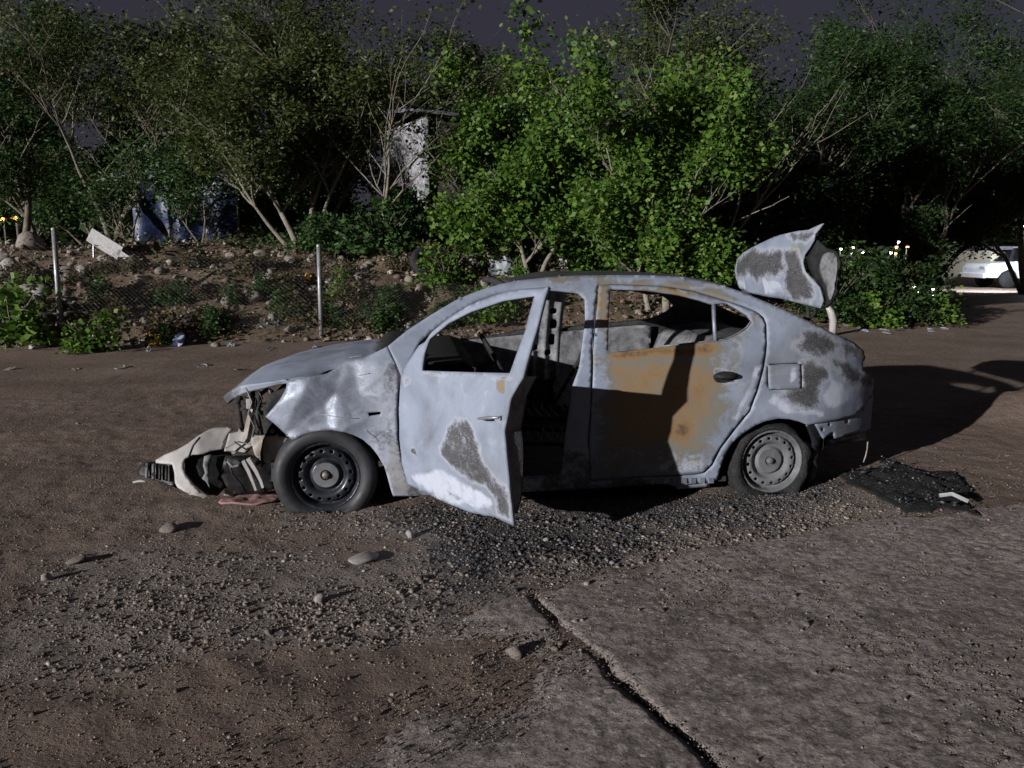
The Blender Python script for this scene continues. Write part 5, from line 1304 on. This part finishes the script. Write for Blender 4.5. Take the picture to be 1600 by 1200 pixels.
M['glassdark'] = simple('dark_glass', (.01, .011, .013), (.02, .022, .026), 3, .1, 0)
sv = tag(empty("white_pickup", (15.0, 31.0, 0)), "white vehicle partly cut off by the right edge of the picture", "vehicle")
def P2(px, py, Y=31.0): return at_depth(px, py, Y)
bl = P2(1537, 462); zg = 0.0
x0 = bl[0]
prof = [(x0 + .02, .42), (x0, .8), (x0 + .15, .98), (x0 + 1.1, 1.06), (x0 + 1.7, 1.10), (x0 + 4.6, 1.08), (x0 + 4.7, .5), (x0 + 4.3, .40), (x0 + 4.15, .62), (x0 + 3.85, .75), (x0 + 3.55, .62), (x0 + 3.4, .38), (x0 + 1.35, .38), (x0 + 1.22, .62), (x0 + .95, .75), (x0 + .65, .62), (x0 + .5, .40)]
bm = bmesh.new(); fs = [bm.verts.new((x - 15, 0, z)) for x, z in prof]; f = bm.faces.new(fs)
ex = bmesh.ops.extrude_face_region(bm, geom=[f])
for v in ex['geom']:
    if isinstance(v, bmesh.types.BMVert): v.co.y += 1.7
bmesh.ops.recalc_face_normals(bm, faces=bm.faces[:]); me = bpy.data.meshes.new("body"); bm.to_mesh(me); bm.free()
bo = mobj("body", me, M['whitecar'], sv); bv = bo.modifiers.new("b", 'BEVEL'); bv.width = .05; bv.segments = 3; bv.limit_method = 'ANGLE'
cab = MB(); cz = [(x0 + 1.2, 1.06), (x0 + 1.85, 1.60), (x0 + 3.3, 1.62), (x0 + 3.6, 1.08)]
cab.add([(x - 15, y + (.14 if (z > 1.3) else .03) * (1 if y == 0 else -1), z) for y in (0, 1.7) for x, z in cz], [(0, 3, 2, 1), (4, 5, 6, 7), (1, 2, 6, 5), (0, 1, 5, 4), (2, 3, 7, 6)])
cab.build("cabin", M['glassdark'], sv, False, .04)
MB().box((x0 + 2.57 - 15, .85, 1.625), (1.5, 1.4, .05)).build("roof", M['whitecar'], sv, False, .02)
for xx in (x0 + .93, x0 + 3.85):
    for yy in (.0, 1.5): 
        w_ = MB().lathe([(0, -.02), (.2, -.02), (.22, 0), (.33, -.01), (.34, .05), (.34, .2), (0, .2)], (xx - 15, yy, .34), 'y', 24).build("wheel", M['tyreash'], sv, True)
MB().box((x0 - 15 + .03, .3, .80), (.06, .35, .14)).build("headlight", M['litter'], sv, False, .02); MB().box((x0 - 15 - .03, .85, .50), (.14, 1.7, .2)).build("bumper", M['whitecar'], sv, False, .03)
M['litwall'] = simple('cream_wall', (.62, .56, .44), (.74, .68, .56), 3, .8, .1, .004)
hs = tag(empty("lit_house", (21, 33, 0)), "low cream house lit by the flood lamp at the right edge", "house")
hx = at_depth(1548, 405, 33)[0]
worldpart("wall", MB().box((hx + 4, 35, .75), (8, 4, 1.5)), M['litwall'], hs)
worldpart("roof", MB().box((hx + 4, 34.8, 1.6), (8.2, 5, .14)), M['roofing'], hs)
for k in range(3):
    wn_ = worldpart("window", MB().box((hx + 1.0 + k * 2.2, 32.97, .95), (.9, .08, .6)), M['darkwall'], hs)
fl = tag(empty("flood_lamp", (at_depth(1606, 350, 27)[0], 27, 0)), "bright flood lamp on a pole at the right edge", "lamp")
fx = at_depth(1606, 350, 27)
worldpart("pole", MB().tube([(fx[0] + 1.2, 27.1, 0), (fx[0] + 1.2, 27.1, fx[2] + .25), (fx[0], 27.1, fx[2] + .25)], .05, 8), M['galv'], fl)
worldpart("lamp_head", MB().box((fx[0], 27, fx[2]), (.26, .10, .2)), M['lampF'], fl)
worldpart("housing", MB().box((fx[0], 27.1, fx[2]), (.30, .10, .24)), M['darkwall'], fl)
lp = bpy.data.lights.new("flood_light", 'SPOT'); lp.energy = 2200; lp.spot_size = R(110); lp.spot_blend = .5; lp.color = (.9, .95, 1); lp.shadow_soft_size = .2
lo = bpy.data.objects.new("flood_light", lp); link(lo, fl); lo.location = (0, .2, fx[2] - .1); lo.rotation_euler = (R(62), 0, R(8))
# wall of far trees against the night sky
n = 26000; a = RNG.uniform(-1.05, 1.0, n); rr = RNG.uniform(60, 80, n); X_ = np.sin(a) * rr; Y_ = np.cos(a) * rr
hh = (4.5 + 3 * fbm(X_ * .12, Y_ * .05, 3, 3)); P = np.stack([X_, Y_, RNG.random(n) * hh], 1)
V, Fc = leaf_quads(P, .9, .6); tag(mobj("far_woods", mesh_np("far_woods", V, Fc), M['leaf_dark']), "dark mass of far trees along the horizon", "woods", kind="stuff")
# thicket filling the gaps between the trunks
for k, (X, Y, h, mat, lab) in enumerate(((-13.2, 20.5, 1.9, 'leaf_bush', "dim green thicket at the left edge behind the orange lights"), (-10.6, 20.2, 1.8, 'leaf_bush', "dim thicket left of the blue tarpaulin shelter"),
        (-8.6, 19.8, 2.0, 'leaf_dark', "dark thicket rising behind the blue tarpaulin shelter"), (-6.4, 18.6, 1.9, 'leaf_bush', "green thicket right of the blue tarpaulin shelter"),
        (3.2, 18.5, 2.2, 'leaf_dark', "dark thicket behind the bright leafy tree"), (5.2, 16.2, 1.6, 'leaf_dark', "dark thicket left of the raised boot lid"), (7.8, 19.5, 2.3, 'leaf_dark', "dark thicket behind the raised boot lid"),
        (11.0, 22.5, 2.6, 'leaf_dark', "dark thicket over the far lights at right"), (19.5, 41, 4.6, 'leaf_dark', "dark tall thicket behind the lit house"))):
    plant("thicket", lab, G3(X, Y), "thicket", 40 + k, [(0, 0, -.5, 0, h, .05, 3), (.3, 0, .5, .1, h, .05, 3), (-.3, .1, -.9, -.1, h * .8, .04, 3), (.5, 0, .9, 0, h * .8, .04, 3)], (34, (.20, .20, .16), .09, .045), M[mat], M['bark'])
# unseen dark block added behind the camera to cut sky light and deepen shadows
bh_ = tag(empty("sky_blocker", (14, -9, 0)), "unseen dark block added behind the viewer to hold back sky light", "house")
worldpart("wall", MB().box((16, -12, 6.5), (36, 6, 13)), M['darkwall'], bh_)
worldpart("roof", MB().box((16, -12, 13.15), (37, 7, .3)), M['roofing'], bh_)

plant("sapling", "small olive sapling in front of the blue tarpaulin shelter", G3(-6.3, 15.9), "tree", 71, [(0, 0, .1, 0, 1.5, .03, 2), (.1, 0, -.5, 0, 1.4, .025, 2)], (26, (.2, .2, .15), .075, .035), M['leaf_bush'], M['bark'])
plant("sapling", "leafy sapling at the left corner of the blue tarpaulin shelter", G3(-7.9, 16.2), "tree", 72, [(0, 0, .3, 0, 1.5, .03, 2), (.1, 0, -.3, 0, 1.2, .025, 2)], (26, (.2, .2, .15), .075, .035), M['leaf_bush'], M['bark'])

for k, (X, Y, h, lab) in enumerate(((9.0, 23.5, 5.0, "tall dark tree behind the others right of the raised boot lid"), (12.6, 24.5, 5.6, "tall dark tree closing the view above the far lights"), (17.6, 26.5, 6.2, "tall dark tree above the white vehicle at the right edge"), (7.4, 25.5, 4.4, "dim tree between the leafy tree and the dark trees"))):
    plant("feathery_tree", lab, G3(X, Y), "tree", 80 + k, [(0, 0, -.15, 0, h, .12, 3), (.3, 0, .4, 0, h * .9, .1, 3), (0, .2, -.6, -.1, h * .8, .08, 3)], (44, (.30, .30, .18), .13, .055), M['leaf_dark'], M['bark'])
for i in range(34):
    qx = random.uniform(0, 140) if i < 22 else random.uniform(380, 560); p = ray_ground(qx, random.uniform(368, 500) if i < 22 else random.uniform(400, 470)); s = random.uniform(.08, .2)
    if p.y < edge_y(p.x) or p.y > 17: continue
    put_stone(p + Vector((0, 0, s * .25)), s, s * .8, s * .7, "grey boulder in the rock heap beside the left fence post" if i < 22 else "brown rock on the slope around the middle fence post", "boulders at the left" if i < 22 else "rocks around the middle post", random.choice((1, 2, 4, 5, 6)), name="boulder")

q = ray_ground(1301, 524)
wp = MB().tube([q - Vector((0, 0, .05)), Vector(at_depth(1302, 500, q.y)), Vector(at_depth(1298, 487, q.y)), Vector(at_depth(1292, 477, q.y))], [.06, .065, .06, .035], 8).build("marker_post", M['bwhite'], None, True); tag(wp, "bent white plastic marker post on the verge behind the boot", "post")
# crumbs of soot on the melted crust
mpn = np.array(mp); lo_, hi_ = mpn.min(0), mpn.max(0); cc = RNG.uniform(lo_, hi_, (500, 2)); cc = cc[inpoly(cc, mp)]
ss = RNG.lognormal(math.log(.005), .5, len(cc)); V, Fc = scatter(np.column_stack([cc, ground_z(cc[:, 0], cc[:, 1]) + .035]), ss, ICO_V, ICO_F)
tag(mobj("ash_crumbs", mesh_np("ash_crumbs", V, Fc), M['sootgravel']), "loose ash crumbs strewn over the melted crust", "ash", kind="stuff")

plant("leafy_tree", "leafy tree in front of the shed front wall", G3(-.25, 15.6), "tree", 91, [(0, 0, .1, .1, 2.0, .05, 3), (.1, 0, .5, .1, 1.8, .045, 3), (-.1, 0, -.15, .1, 1.5, .04, 3)], (22, (.13, .13, .13), .082, .06), M['leaf_lit'], M['barkpale'])
n = 5200; cx = RNG.uniform(-10.5, 5, n); cw = RNG.random(n) * 3.6 + .05; cy = edge_y(cx) + cw; ok = fbm(cx * .9, cy * .9, 144, 3) > RNG.uniform(-.5, .35, n); cx, cy = cx[ok], cy[ok]
ss = np.clip(RNG.lognormal(math.log(.026), .55, len(cx)), .01, .09); V, Fc = scatter(np.column_stack([cx, cy, ground_z(cx, cy) + ss * .35]), ss, ICO_V, ICO_F)
tag(mobj("rubble", mesh_np("rubble", V, Fc), M['rubble']), "small broken rubble covering the embankment slope", "rubble", kind="stuff")

plant("thicket", "dim thicket far behind the shed and the multi-stemmed tree", G3(-5.0, 26.0), "thicket", 95, [(0, 0, -.5, 0, 2.6, .05, 3), (.3, 0, .5, .1, 2.6, .05, 3), (-.3, .1, -.9, -.1, 2.0, .04, 3), (.5, 0, .9, 0, 2.0, .04, 3)], (44, (.28, .28, .22), .12, .06), M['leaf_bush'], M['bark'])
